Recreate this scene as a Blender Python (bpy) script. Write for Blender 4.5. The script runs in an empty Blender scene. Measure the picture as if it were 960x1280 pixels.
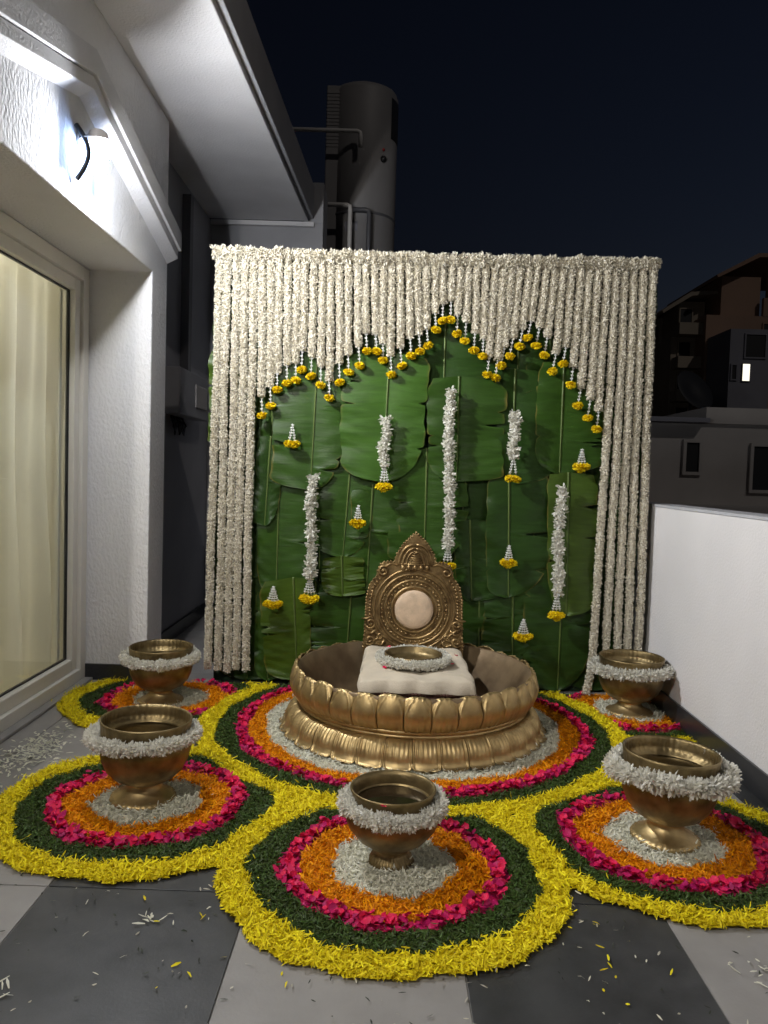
import bpy, math, random
import numpy as np
from mathutils import Matrix, Vector

random.seed(7)
rng = np.random.default_rng(11)
scene = bpy.context.scene
COL = scene.collection
PI = math.pi

# ------------------------------------------------------------------ camera
cam_d = bpy.data.cameras.new("camera")
cam = bpy.data.objects.new("camera", cam_d)
COL.objects.link(cam)
scene.camera = cam
cam_d.sensor_fit = 'VERTICAL'
cam_d.sensor_height = 36.0
cam_d.sensor_width = 27.0
cam_d.lens = 27.03
cam_d.clip_start = 0.05
cam_d.clip_end = 1000
cam.matrix_world = Matrix(((0.99951863, -0.03048532, 0.00575789, 0.0),
                           (0.00727482, 0.04988446, -0.9987285, 0.0),
                           (0.03015933, 0.99828963, 0.05008222, 1.13),
                           (0, 0, 0, 1)))

# ------------------------------------------------------------------ sky, and a dim sun lamp added to brighten the far buildings
world = bpy.data.worlds.new("World")
scene.world = world
world.use_nodes = True
wn = world.node_tree
bg = wn.nodes['Background']
sky = wn.nodes.new('ShaderNodeTexSky')
sky.sky_type = 'NISHITA'
sky.sun_disc = False
sky.sun_elevation = math.radians(-4.0)
sky.sun_rotation = math.radians(70)
sky.ozone_density = 1.55
wn.links.new(sky.outputs[0], bg.inputs[0])
bg.inputs[1].default_value = 0.20
sun_d = bpy.data.lights.new("sun", 'SUN')
sun_d.energy = 0.18
sun_d.angle = math.radians(0.5)
sun_d.color = (1.0, 0.93, 0.86)
sun = bpy.data.objects.new("sun", sun_d)
COL.objects.link(sun)
sun.rotation_euler = (math.radians(50), 0, math.radians(30))
LAMP_POWER = 2800.0      # glow strength of the wall lamps
ASSUMED_LAMP = 2000.0  # strength of the assumed wall lamp out of view, a front-left fill
ROOM_POWER = 330.0  # strength of the assumed lamp inside the room
scene.view_settings.view_transform = 'Standard'
scene.view_settings.look = 'None'
scene.view_settings.gamma = 1.0
scene.view_settings.use_curve_mapping = False
scene.view_settings.exposure = 0.12
cy = scene.cycles
cy.max_bounces = 6; cy.diffuse_bounces = 3; cy.glossy_bounces = 3; cy.transmission_bounces = 4; cy.transparent_max_bounces = 8
cy.caustics_reflective = False; cy.caustics_refractive = False


# ------------------------------------------------------------------ materials
def mat(name, col, rough=0.6, metal=0.0, var=0.0, scale=8.0, bump=0.0, bscale=60.0, attr=0.0, col2=None,
        trans=0.0, spec=0.5, emit=None, detail=4.0, stretch=None, coat=0.0):
    m = bpy.data.materials.new(name)
    m.use_nodes = True
    nt = m.node_tree
    N, L = nt.nodes, nt.links
    b = N['Principled BSDF']
    b.inputs['Roughness'].default_value = rough
    b.inputs['Metallic'].default_value = metal
    b.inputs['Specular IOR Level'].default_value = spec
    b.inputs['Coat Weight'].default_value = coat
    c4 = (*col, 1)
    b.inputs['Base Color'].default_value = c4
    src = None
    tc = N.new('ShaderNodeTexCoord')
    co = tc.outputs['Object']
    if stretch:
        mp = N.new('ShaderNodeMapping')
        mp.inputs['Scale'].default_value = stretch
        L.new(co, mp.inputs[0])
        co = mp.outputs[0]
    if var > 0 or col2:
        ns = N.new('ShaderNodeTexNoise')
        ns.inputs['Scale'].default_value = scale
        ns.inputs['Detail'].default_value = detail
        L.new(co, ns.inputs['Vector'])
        mx = N.new('ShaderNodeMix')
        mx.data_type = 'RGBA'
        c2 = col2 if col2 else tuple(c * (1 - var) for c in col)
        mx.inputs[6].default_value = c4
        mx.inputs[7].default_value = (*c2, 1)
        rp = N.new('ShaderNodeMapRange')
        rp.inputs[1].default_value = 0.35
        rp.inputs[2].default_value = 0.68
        L.new(ns.outputs[0], rp.inputs[0])
        L.new(rp.outputs[0], mx.inputs[0])
        src = mx.outputs[2]
    if attr > 0:
        at = N.new('ShaderNodeAttribute')
        at.attribute_name = 'rnd'
        hs = N.new('ShaderNodeHueSaturation')
        mr = N.new('ShaderNodeMapRange')
        mr.inputs[3].default_value = 1 - attr
        mr.inputs[4].default_value = 1 + attr * 0.6
        L.new(at.outputs['Fac'], mr.inputs[0])
        L.new(mr.outputs[0], hs.inputs['Value'])
        mh = N.new('ShaderNodeMapRange')
        mh.inputs[3].default_value = 0.5 - attr * 0.035
        mh.inputs[4].default_value = 0.5 + attr * 0.035
        L.new(at.outputs['Fac'], mh.inputs[0])
        L.new(mh.outputs[0], hs.inputs['Hue'])
        if src:
            L.new(src, hs.inputs['Color'])
        else:
            hs.inputs['Color'].default_value = c4
        src = hs.outputs[0]
    if src:
        L.new(src, b.inputs['Base Color'])
    if bump > 0:
        n2 = N.new('ShaderNodeTexNoise')
        n2.inputs['Scale'].default_value = bscale
        n2.inputs['Detail'].default_value = 5
        L.new(co, n2.inputs['Vector'])
        bp = N.new('ShaderNodeBump')
        bp.inputs['Strength'].default_value = bump
        bp.inputs['Distance'].default_value = 0.01
        L.new(n2.outputs[0], bp.inputs['Height'])
        L.new(bp.outputs[0], b.inputs['Normal'])
    if trans > 0:
        tr = N.new('ShaderNodeBsdfTranslucent')
        if src:
            L.new(src, tr.inputs[0])
        else:
            tr.inputs[0].default_value = c4
        ms = N.new('ShaderNodeMixShader')
        ms.inputs[0].default_value = trans
        L.new(b.outputs[0], ms.inputs[1])
        L.new(tr.outputs[0], ms.inputs[2])
        L.new(ms.outputs[0], N['Material Output'].inputs[0])
    if emit:
        b.inputs['Emission Color'].default_value = (*emit[0], 1)
        b.inputs['Emission Strength'].default_value = emit[1]
    return m


M = {}
M['plaster'] = mat('white_plaster', (0.78, 0.77, 0.77), 0.85, var=0.06, scale=2.5, bump=0.8, bscale=75, stretch=(1, 1, 0.6))
M['smooth_plaster'] = mat('smooth_plaster', (0.70, 0.69, 0.70), 0.8, var=0.12, scale=3, bump=0.3, bscale=90)
M['parapet'] = mat('parapet_plaster', (0.77, 0.745, 0.74), 0.85, var=0.07, scale=2.0, bump=0.22, bscale=90)
M['grey_wall'] = mat('grey_wall_paint', (0.36, 0.36, 0.38), 0.8, var=0.12, scale=3, bump=0.1)
M['capstone'] = mat('parapet_cap', (0.50, 0.50, 0.52), 0.7, var=0.15, scale=9)
M['granite'] = mat('black_granite', (0.035, 0.036, 0.04), 0.28, var=0.5, scale=160)
M['tile_light'] = mat('light_grey_tile', (0.30, 0.285, 0.27), 0.5, var=0.16, scale=7, bump=0.05, bscale=120, detail=8)
M['tile_dark'] = mat('dark_grey_tile', (0.050, 0.051, 0.053), 0.45, var=0.42, scale=9, bump=0.05, bscale=140, detail=9)
M['grout'] = mat('grout', (0.20, 0.19, 0.18), 0.9)
M['upvc'] = mat('white_door_plastic', (0.76, 0.73, 0.66), 0.35, var=0.05, scale=5)
M['gasket'] = mat('black_rubber', (0.01, 0.01, 0.011), 0.5)
M['curtain'] = mat('cream_curtain', (0.82, 0.80, 0.73), 0.8, var=0.05, scale=3, trans=0.4, bump=0.06, bscale=300)
M['lace'] = mat('patterned_curtain', (0.62, 0.55, 0.43), 0.85, col2=(0.16, 0.13, 0.10), scale=30, trans=0.2, stretch=(1, 3, 0.35))
M['room'] = mat('room_paint', (0.72, 0.66, 0.52), 0.85, var=0.05)
M['black_metal'] = mat('black_metal', (0.015, 0.016, 0.02), 0.35, 0.4)
M['lamp_cap'] = mat('lamp_cap', (0.75, 0.70, 0.66), 0.4)
M['blue_glow'] = mat('blue_glow_housing', (0.85, 0.85, 0.85), 0.4, emit=((0.42, 0.60, 1.0), 60.0))  # blue glow put in to tint the wall round the lamp
M['bulb'] = mat('lit_lamp_glass', (0.9, 0.95, 1.0), 0.3, emit=((0.94, 0.96, 0.985), LAMP_POWER))
M['assumed_bulb'] = mat('assumed_second_lamp_glass', (0.9, 0.95, 1.0), 0.3, emit=((1.0, 0.95, 0.87), ASSUMED_LAMP))
M['assumed_room_bulb'] = mat('assumed_room_lamp', (1, 0.9, 0.7), 0.3, emit=((1.0, 0.965, 0.89), ROOM_POWER))
M['brass'] = mat('polished_brass', (0.60, 0.445, 0.215), 0.46, 0.86, col2=(0.36, 0.255, 0.115), scale=14, bump=0.10, bscale=45, detail=6)
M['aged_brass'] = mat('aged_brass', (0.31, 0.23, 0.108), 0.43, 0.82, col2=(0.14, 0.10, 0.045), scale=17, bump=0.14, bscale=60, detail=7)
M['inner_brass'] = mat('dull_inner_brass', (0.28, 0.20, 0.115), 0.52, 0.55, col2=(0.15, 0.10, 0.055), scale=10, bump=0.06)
M['bronze'] = mat('carved_bronze', (0.40, 0.275, 0.125), 0.40, 0.85, col2=(0.17, 0.105, 0.045), scale=26, bump=0.2, bscale=120, detail=6)
M['fabric'] = mat('cream_fabric', (0.66, 0.57, 0.44), 0.95, var=0.2, scale=9, bump=0.3, bscale=260)
M['pad_fabric'] = mat('peach_fabric', (0.74, 0.55, 0.38), 0.95, var=0.25, scale=22, bump=0.3, bscale=200)
M['maroon'] = mat('maroon_trim', (0.12, 0.05, 0.035), 0.6, var=0.3, scale=40)
M['water'] = mat('dark_water', (0.02, 0.012, 0.006), 0.05)
M['white_flower'] = mat('white_blossom', (0.85, 0.795, 0.665), 0.6, attr=0.2, trans=0.15, spec=0.2)
M['jasmine'] = mat('jasmine_blossom', (0.88, 0.86, 0.78), 0.6, attr=0.16, trans=0.35)
M['bud_white'] = mat('jasmine_bud', (0.80, 0.80, 0.76), 0.55, attr=0.1)
M['core'] = mat('garland_core', (0.46, 0.42, 0.30), 0.9)
M['yellow_flower'] = mat('yellow_chrysanthemum', (0.94, 0.70, 0.012), 0.55, attr=0.28, trans=0.12, spec=0.2)
M['yellow_petal'] = mat('yellow_petal', (0.94, 0.78, 0.022), 0.6, attr=0.28, trans=0.15, spec=0.15)
M['orange_petal'] = mat('orange_petal', (0.90, 0.33, 0.005), 0.6, attr=0.36, trans=0.15, spec=0.15)
M['green_leaf'] = mat('shredded_green_leaf', (0.050, 0.085, 0.014), 0.55, attr=0.55, spec=0.25)
M['white_petal'] = mat('white_petal', (0.88, 0.86, 0.72), 0.6, attr=0.2, trans=0.3)
M['rose'] = mat('rose_petal', (0.68, 0.016, 0.13), 0.55, attr=0.45, trans=0.15, spec=0.25)
M['board'] = mat('green_board_cloth', (0.012, 0.035, 0.014), 0.8, var=0.3)
M['pale_debris'] = mat('pale_debris', (0.62, 0.58, 0.46), 0.7, attr=0.3)
M['dark_debris'] = mat('dark_debris', (0.03, 0.035, 0.02), 0.7, attr=0.4)
M['tank'] = mat('tank_shell', (0.26, 0.25, 0.25), 0.55, var=0.1, scale=3)
M['pipe_white'] = mat('white_pipe', (0.62, 0.60, 0.58), 0.5)
M['pipe_grey'] = mat('grey_pipe', (0.10, 0.10, 0.11), 0.5)
M['red'] = mat('red_mark', (0.4, 0.02, 0.02), 0.5)
M['far_white'] = mat('far_white_wall', (0.52, 0.49, 0.47), 0.85, var=0.15, scale=1.2)
M['far_brown'] = mat('far_brown_wall', (0.34, 0.22, 0.16), 0.9, var=0.15, scale=0.6)
M['far_tan'] = mat('far_tan_wall', (0.33, 0.28, 0.22), 0.9, var=0.15, scale=0.6)
M['far_grey'] = mat('far_grey_wall', (0.26, 0.26, 0.30), 0.9, var=0.15, scale=0.6)
M['far_dark'] = mat('dark_opening', (0.012, 0.013, 0.016), 0.6)
M['lit_window'] = mat('lit_far_window', (0.9, 0.85, 0.7), 0.5, emit=((1.0, 0.92, 0.75), 1.3))
M['ground'] = mat('distant_ground', (0.06, 0.055, 0.05), 0.9, var=0.3, scale=0.2)

# glass: thin pane, partly see-through
g = bpy.data.materials.new('door_glass')
g.use_nodes = True
gn = g.node_tree
gn.nodes.remove(gn.nodes['Principled BSDF'])
tr = gn.nodes.new('ShaderNodeBsdfTransparent'); tr.inputs[0].default_value = (0.93, 0.95, 0.93, 1)
gl = gn.nodes.new('ShaderNodeBsdfGlossy'); gl.inputs['Roughness'].default_value = 0.01
lw = gn.nodes.new('ShaderNodeLayerWeight'); lw.inputs[0].default_value = 0.5
pw = gn.nodes.new('ShaderNodeMath'); pw.operation = 'POWER'; pw.inputs[1].default_value = 4.0
gn.links.new(lw.outputs['Facing'], pw.inputs[0])
fr = gn.nodes.new('ShaderNodeMath'); fr.operation = 'MULTIPLY_ADD'; fr.inputs[1].default_value = 0.5; fr.inputs[2].default_value = 0.03
gn.links.new(pw.outputs[0], fr.inputs[0])
ms = gn.nodes.new('ShaderNodeMixShader')
gn.links.new(fr.outputs[0], ms.inputs[0]); gn.links.new(tr.outputs[0], ms.inputs[1]); gn.links.new(gl.outputs[0], ms.inputs[2])
gn.links.new(ms.outputs[0], gn.nodes['Material Output'].inputs[0])
M['glass'] = g


def leaf_material():
    m = bpy.data.materials.new('banana_leaf')
    m.use_nodes = True
    N, L = m.node_tree.nodes, m.node_tree.links
    b = N['Principled BSDF']
    oi = N.new('ShaderNodeObjectInfo')
    tc = N.new('ShaderNodeTexCoord')
    ns = N.new('ShaderNodeTexNoise'); ns.inputs['Scale'].default_value = 5; ns.inputs['Detail'].default_value = 4
    L.new(tc.outputs['Object'], ns.inputs['Vector'])
    mp = N.new('ShaderNodeMapping'); mp.inputs['Scale'].default_value = (1.2, 46, 1)
    L.new(tc.outputs['UV'], mp.inputs[0])
    n2 = N.new('ShaderNodeTexNoise'); n2.inputs['Scale'].default_value = 1.0; n2.inputs['Detail'].default_value = 3
    L.new(mp.outputs[0], n2.inputs['Vector'])
    add = N.new('ShaderNodeMath'); add.operation = 'ADD'
    L.new(ns.outputs[0], add.inputs[0]); L.new(n2.outputs[0], add.inputs[1])
    mr = N.new('ShaderNodeMapRange')
    mr.inputs[1].default_value = 0.7; mr.inputs[2].default_value = 1.3
    mr.inputs[3].default_value = 0.75; mr.inputs[4].default_value = 1.22
    L.new(add.outputs[0], mr.inputs[0])
    hs = N.new('ShaderNodeHueSaturation')
    L.new(oi.outputs['Color'], hs.inputs['Color']); L.new(mr.outputs[0], hs.inputs['Value'])
    sp = N.new('ShaderNodeSeparateXYZ'); L.new(tc.outputs['UV'], sp.inputs[0])
    ab = N.new('ShaderNodeMath'); ab.operation = 'ABSOLUTE'; L.new(sp.outputs[0], ab.inputs[0])
    em = N.new('ShaderNodeMapRange'); em.inputs[1].default_value = 0.93; em.inputs[2].default_value = 1.0; L.new(ab.outputs[0], em.inputs[0])
    n3 = N.new('ShaderNodeTexNoise'); n3.inputs['Scale'].default_value = 9; L.new(tc.outputs['Object'], n3.inputs['Vector'])
    e2 = N.new('ShaderNodeMapRange'); e2.inputs[1].default_value = 0.45; e2.inputs[2].default_value = 0.7; L.new(n3.outputs[0], e2.inputs[0])
    mu = N.new('ShaderNodeMath'); mu.operation = 'MULTIPLY'; L.new(em.outputs[0], mu.inputs[0]); L.new(e2.outputs[0], mu.inputs[1])
    mx = N.new('ShaderNodeMix'); mx.data_type = 'RGBA'; mx.inputs[7].default_value = (0.16, 0.13, 0.03, 1)
    L.new(mu.outputs[0], mx.inputs[0]); L.new(hs.outputs[0], mx.inputs[6])
    L.new(mx.outputs[2], b.inputs['Base Color'])
    b.inputs['Roughness'].default_value = 0.40
    b.inputs['Specular IOR Level'].default_value = 0.32
    bp = N.new('ShaderNodeBump'); bp.inputs['Strength'].default_value = 0.28; bp.inputs['Distance'].default_value = 0.006
    L.new(n2.outputs[0], bp.inputs['Height']); L.new(bp.outputs[0], b.inputs['Normal'])
    return m


M['leaf'] = leaf_material()
M['midrib'] = mat('leaf_midrib', (0.105, 0.155, 0.035), 0.45, var=0.2)


# ------------------------------------------------------------------ mesh helpers
def tag(o, label=None, cat=None, group=None, kind=None):
    if label: o['label'] = label
    if cat: o['category'] = cat
    if group: o['group'] = group
    if kind: o['kind'] = kind
    return o


def link(name, me, parent=None, loc=None, rot=None):
    o = bpy.data.objects.new(name, me)
    COL.objects.link(o)
    if parent: o.parent = parent
    if loc is not None: o.location = loc
    if rot is not None: o.rotation_euler = rot
    return o


def empty(name, loc, label=None, cat=None, group=None, rz=0.0):
    o = link(name, None, None, loc, (0, 0, rz))
    o.empty_display_size = 0.1
    return tag(o, label, cat, group)


def mesh_np(name, V, F, m, smooth=False, rnd=None):
    """F: (n,k) array of equal-size faces, or list of such arrays"""
    V = np.asarray(V, dtype=np.float32).reshape(-1, 3)
    Fs = F if isinstance(F, list) else [F]
    Fs = [np.asarray(f, dtype=np.int32) for f in Fs if len(f)]
    me = bpy.data.meshes.new(name)
    me.vertices.add(len(V)); me.vertices.foreach_set('co', V.ravel())
    nl = sum(f.size for f in Fs); nf = sum(len(f) for f in Fs)
    me.loops.add(nl); me.polygons.add(nf)
    me.loops.foreach_set('vertex_index', np.concatenate([f.ravel() for f in Fs]))
    st = []; s = 0
    for f in Fs:
        st.append(s + np.arange(len(f), dtype=np.int32) * f.shape[1]); s += f.size
    me.polygons.foreach_set('loop_start', np.concatenate(st).astype(np.int32))
    me.polygons.foreach_set('use_smooth', np.full(nf, smooth, dtype=bool))
    if rnd is not None:
        a = me.attributes.new('rnd', 'FLOAT', 'FACE')
        a.data.foreach_set('value', np.asarray(rnd, dtype=np.float32))
    me.materials.append(m)
    me.update(calc_edges=True)
    return me


class MB:
    """collects vertices and faces of mixed sizes"""
    def __init__(self): self.v = []; self.f = []

    def add(self, vs, fs):
        n = len(self.v)
        self.v += [tuple(p) for p in vs]
        self.f += [tuple(i + n for i in q) for q in fs]
        return self

    def box(self, x0, x1, y0, y1, z0, z1):
        return self.add([(x0, y0, z0), (x1, y0, z0), (x1, y1, z0), (x0, y1, z0), (x0, y0, z1), (x1, y0, z1), (x1, y1, z1), (x0, y1, z1)],
                        [(0, 3, 2, 1), (4, 5, 6, 7), (0, 1, 5, 4), (1, 2, 6, 5), (2, 3, 7, 6), (3, 0, 4, 7)])

    def prism(self, pts, axis, a, b):
        """extrude a 2D outline; axis 0: pts are (y,z); 1: (x,z); 2: (x,y)"""
        def P(p, c): return (c, p[0], p[1]) if axis == 0 else (p[0], c, p[1]) if axis == 1 else (p[0], p[1], c)
        n = len(pts)
        vs = [P(p, a) for p in pts] + [P(p, b) for p in pts]
        return self.add(vs, [tuple(range(n))[::-1], tuple(range(n, 2 * n))] + [(i, (i + 1) % n, n + (i + 1) % n, n + i) for i in range(n)])

    def lathe(self, prof, n=48, c=(0, 0, 0), mod=None, closed=False):
        vs = []
        for k, (r, z) in enumerate(prof):
            for i in range(n):
                a = 2 * PI * i / n
                rr = r + (mod(k, a) if mod else 0)
                vs.append((c[0] + rr * math.cos(a), c[1] + rr * math.sin(a), c[2] + z))
        m = len(prof)
        fs = [(k * n + i, k * n + (i + 1) % n, (k + 1) * n + (i + 1) % n, (k + 1) * n + i) for k in range(m - 1) for i in range(n)]
        if closed: fs += [((m - 1) * n + i, (m - 1) * n + (i + 1) % n, (i + 1) % n, i) for i in range(n)]
        return self.add(vs, fs)

    def tube(self, path, r, n=8, cap=True):
        path = [Vector(p) for p in path]
        rs = r if isinstance(r, (list, tuple)) else [r] * len(path)
        vs = []
        prev = None
        for i, p in enumerate(path):
            t = (path[min(i + 1, len(path) - 1)] - path[max(i - 1, 0)]).normalized()
            ref = prev if prev else (Vector((0, 0, 1)) if abs(t.z) < 0.9 else Vector((1, 0, 0)))
            s = t.cross(ref)
            s = s.normalized() if s.length > 1e-6 else Vector((1, 0, 0))
            u = s.cross(t).normalized()
            prev = u
            for k in range(n):
                a = 2 * PI * k / n
                vs.append(p + s * (math.cos(a) * rs[i]) + u * (math.sin(a) * rs[i]))
        m = len(path)
        fs = [(i * n + k, i * n + (k + 1) % n, (i + 1) * n + (k + 1) % n, (i + 1) * n + k) for i in range(m - 1) for k in range(n)]
        if cap: fs += [tuple(range(n))[::-1], tuple(range((m - 1) * n, m * n))]
        return self.add(vs, fs)

    def ball(self, c, r, n=8, m=5, sx=1, sy=1, sz=1):
        prof = [(max(1e-4, r * math.sin(PI * k / m)), -r * math.cos(PI * k / m)) for k in range(m + 1)]
        b = MB().lathe(prof, n)
        return self.add([(c[0] + p[0] * sx, c[1] + p[1] * sy, c[2] + p[2] * sz) for p in b.v], b.f)

    def mesh(self, name, m, smooth=False):
        me = bpy.data.meshes.new(name)
        me.from_pydata(self.v, [], self.f)
        me.materials.append(m)
        if smooth: me.polygons.foreach_set('use_smooth', [True] * len(self.f))
        me.update()
        return me

    def build(self, name, m, parent=None, smooth=False, loc=None, rot=None, bevel=0.0):
        o = link(name, self.mesh(name, m, smooth), parent, loc, rot)
        if bevel:
            bv = o.modifiers.new('bevel', 'BEVEL'); bv.width = bevel; bv.segments = 2; bv.limit_method = 'ANGLE'
        if smooth == 'auto': pass
        return o


def nrm(a): return a / np.maximum(np.linalg.norm(a, axis=1, keepdims=True), 1e-9)


def petals(B, D, Nn, Ln, W, bend, prof=(0.4, 1.0, 0.2), tm=0.55):
    """thin bent petals: base, direction, normal, length, half width, bend -> V, F(quads), rnd"""
    B, D, Nn = np.asarray(B, float), nrm(np.asarray(D, float)), np.asarray(Nn, float)
    S = nrm(np.cross(D, Nn))
    Nn = np.cross(S, D)
    n = len(B)
    Ln = np.broadcast_to(Ln, n)[:, None]; W = np.broadcast_to(W, n)[:, None]; bend = np.broadcast_to(bend, n)[:, None]
    V = np.empty((n, 6, 3))
    for k, (t, p, bb) in enumerate(((0, prof[0], 0), (tm, prof[1], 0.35), (1.0, prof[2], 1.0))):
        c = B + D * Ln * t + Nn * bend * Ln * bb
        V[:, 2 * k] = c - S * W * p
        V[:, 2 * k + 1] = c + S * W * p
    q = np.array([[0, 1, 3, 2], [2, 3, 5, 4]])
    F = (np.arange(n)[:, None, None] * 6 + q[None]).reshape(-1, 4)
    return V.reshape(-1, 3), F, np.repeat(rng.random(n), 2)


def join(parts):
    Vs, Fs, Rs, o = [], [], [], 0
    for V, F, R in parts:
        Vs.append(V); Fs.append(np.asarray(F) + o); Rs.append(R); o += len(V)
    return np.concatenate(Vs), np.concatenate(Fs), np.concatenate(Rs)


def garland(path, rad, per_m, pl, pw, jitter=0.25, inner=0.5, closed=False, sides=8, lumps=0.06, rows=0.05):
    """a rope of blossoms along a polyline; returns V,F,R including a solid core"""
    P = np.asarray(path, float)
    if closed: P = np.vstack([P, P[:1]])
    seg = np.linalg.norm(np.diff(P, axis=0), axis=1)
    s = np.concatenate([[0], np.cumsum(seg)])
    tot = s[-1]
    n = max(12, int(tot * per_m))
    u = np.sort(rng.random(n)) * tot
    # gather blossoms into rows so the rope looks tied
    row = 0.0085
    u = np.round(u / row) * row + rng.normal(0, 0.0022, n)
    u = np.clip(u, 0, tot)
    C = np.stack([np.interp(u, s, P[:, k]) for k in range(3)], 1)
    e = 0.004
    T = nrm(np.stack([np.interp(np.clip(u + e, 0, tot), s, P[:, k]) - np.interp(np.clip(u - e, 0, tot), s, P[:, k]) for k in range(3)], 1))
    ref = np.where(np.abs(T[:, 2:3]) > 0.8, np.array([[0, 1.0, 0]]), np.array([[0, 0, 1.0]]))
    A = nrm(np.cross(T, ref)); Bn = np.cross(T, A)
    th = rng.random(n) * 2 * PI
    ph = rng.random(6) * 10
    rowr = 1 + rows * rng.normal(0, 1, 4000)[np.clip((u / row).astype(int), 0, 3999)]
    lump = rowr * 1 + lumps * (np.sin(u * 90 + ph[0]) + np.sin(u * 37 + ph[1]) + 0.7 * np.sin(u * 210 + ph[2])) / 1.5
    Rd = A * np.cos(th)[:, None] + Bn * np.sin(th)[:, None]
    dirs = nrm(Rd + T * rng.normal(0, 0.45, (n, 1)) + rng.normal(0, jitter, (n, 3)))
    base = C + Rd * (rad * inner * lump)[:, None]
    ln = pl * (0.75 + 0.5 * rng.random(n)) * lump
    nn = nrm(np.cross(dirs, nrm(rng.normal(0, 1, (n, 3)))))
    V, F, R = petals(base, dirs, nn, ln, pw * (0.75 + 0.5 * rng.random(n)), rng.normal(0, 0.25, n), (0.35, 1.0, 0.45), 0.65)
    # core rope
    k = max(2, int(tot / 0.03))
    uu = np.linspace(0, tot, k + 1)
    CC = np.stack([np.interp(uu, s, P[:, j]) for j in range(3)], 1)
    TT = nrm(np.gradient(CC, axis=0))
    rf = np.where(np.abs(TT[:, 2:3]) > 0.8, np.array([[0, 1.0, 0]]), np.array([[0, 0, 1.0]]))
    AA = nrm(np.cross(TT, rf)); BB = np.cross(TT, AA)
    ang = np.arange(sides) * 2 * PI / sides
    rr = rad * (inner + 0.06)
    CV = (CC[:, None] + AA[:, None] * (np.cos(ang) * rr)[None, :, None] + BB[:, None] * (np.sin(ang) * rr)[None, :, None]).reshape(-1, 3)
    CF = np.array([(i * sides + j, i * sides + (j + 1) % sides, (i + 1) * sides + (j + 1) % sides, (i + 1) * sides + j) for i in range(k) for j in range(sides)])
    return join([(CV, CF, np.full(len(CF), 0.35)), (V, F, R)])


def ordinal(n):
    if 10 <= n % 100 <= 20: return f"{n}th"
    return f"{n}{ {1: 'st', 2: 'nd', 3: 'rd'}.get(n % 10, 'th')}"


# ================================================================== SETTING
PX = 1.375           # parapet face
floor = MB().box(-1.6, PX, -1.5, 6.0, -0.2, -0.004).build('terrace_floor', M['grout'])
tag(floor, kind='structure')
XB = [-1.598, -1.423, -0.88, -0.335, 0.207, 0.75, 1.293, PX - 0.002]
DK = [0, 0, 1, 0, 1, 0, 1]
YB = [-1.258, -0.172, 0.914, 2.0, 3.086, 4.172, 5.258, 5.89]
for i in range(7):
    for j in range(7):
        mb = MB().box(XB[i] + 0.0016, XB[i + 1] - 0.0016, YB[j] + 0.0016, YB[j + 1] - 0.0016, -0.012, 0.0 - 0.0004 * ((i * 3 + j) % 3))
        mb.build('tile', M['tile_dark'] if DK[i] else M['tile_light'], floor, bevel=0.0012)
ground = MB().add([(-400, -400, -7), (400, -400, -7), (400, 400, -7), (-400, 400, -7)], [(0, 1, 2, 3)]).build('ground', M['ground'])
tag(ground, kind='structure')

# ------------------------------------------------------------------ house on the left
house = empty('house', (-1.4, 3.05, 0), 'white plastered house wall with glass door and roof overhang at left', 'house')
HL = house.location
W0 = -1.25


def hb(mb, name, m, parent=None, smooth=False, bevel=0.0):
    mb.v = [(x - HL.x, y - HL.y, z - HL.z) for x, y, z in mb.v]
    return mb.build(name, m, parent or house, smooth, bevel=bevel)


hb(MB().prism([(-2.0, 0), (2.10, 0), (2.10, 2.13), (4.0, 2.13), (4.0, 0), (4.26, 0), (4.26, 2.998), (-2.0, 2.998)], 0, -1.66, W0), 'wall', M['plaster'], bevel=0.006)
hb(MB().box(-1.75, -1.405, 4.262, 6.2, 0, 2.996), 'recess_wall', M['grey_wall'])
hb(MB().box(-1.403, -0.56, 5.9, 6.25, 0, 2.995), 'rear_wall', M['grey_wall'])
# skirting of black granite
sk = hb(MB().box(-1.596, W0 + 0.002, 3.985, 3.9985, 0.0, 0.085), 'skirting', M['granite'], bevel=0.002)
hb(MB().box(W0 + 0.0015, W0 + 0.014, 3.985, 4.262, 0.0, 0.085), 'skirting', M['granite'], bevel=0.002)
hb(MB().box(-1.403, -1.388, 4.27, 5.88, 0.0, 0.09), 'skirting', M['granite'])
hb(MB().box(-1.387, -0.56, 5.884, 5.898, 0.0, 0.09), 'skirting', M['granite'])


# pediment moulding: a shallow gable of two steps above the door
def chevron(ylo, yhi, z_in, slope, h, x0, x1, under):
    """band between lower line and lower line + h; the underside tilts up by 'under' at its outer edge"""
    yc = 3.05
    ys = [ylo, yc, yhi]
    zl = [z_in - slope * abs(y - yc) for y in ys]
    vs = []
    for y, z in zip(ys, zl):
        vs += [(x0, y, z), (x1, y, z + under), (x1, y, z + h), (x0, y, z + h)]
    fs = []
    for k in range(2):
        a, b = 4 * k, 4 * k + 4
        fs += [(a + i, a + (i + 1) % 4, b + (i + 1) % 4, b + i) for i in range(4)]
    fs += [(0, 3, 2, 1), (8, 9, 10, 11)]
    return MB().add(vs, fs)


ped = hb(chevron(1.84, 4.258, 2.548, 0.262, 0.085, W0 - 0.01, W0 + 0.058, 0.036), 'pediment_moulding', M['smooth_plaster'], bevel=0.003)
step = chevron(1.80, 4.285, 2.634, 0.262, 0.10, W0 - 0.012, W0 + 0.070, 0.004)
step.v = [(x - HL.x, y - HL.y, z) for x, y, z in step.v]
step.build('upper_step', M['smooth_plaster'], ped, bevel=0.003)

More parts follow.
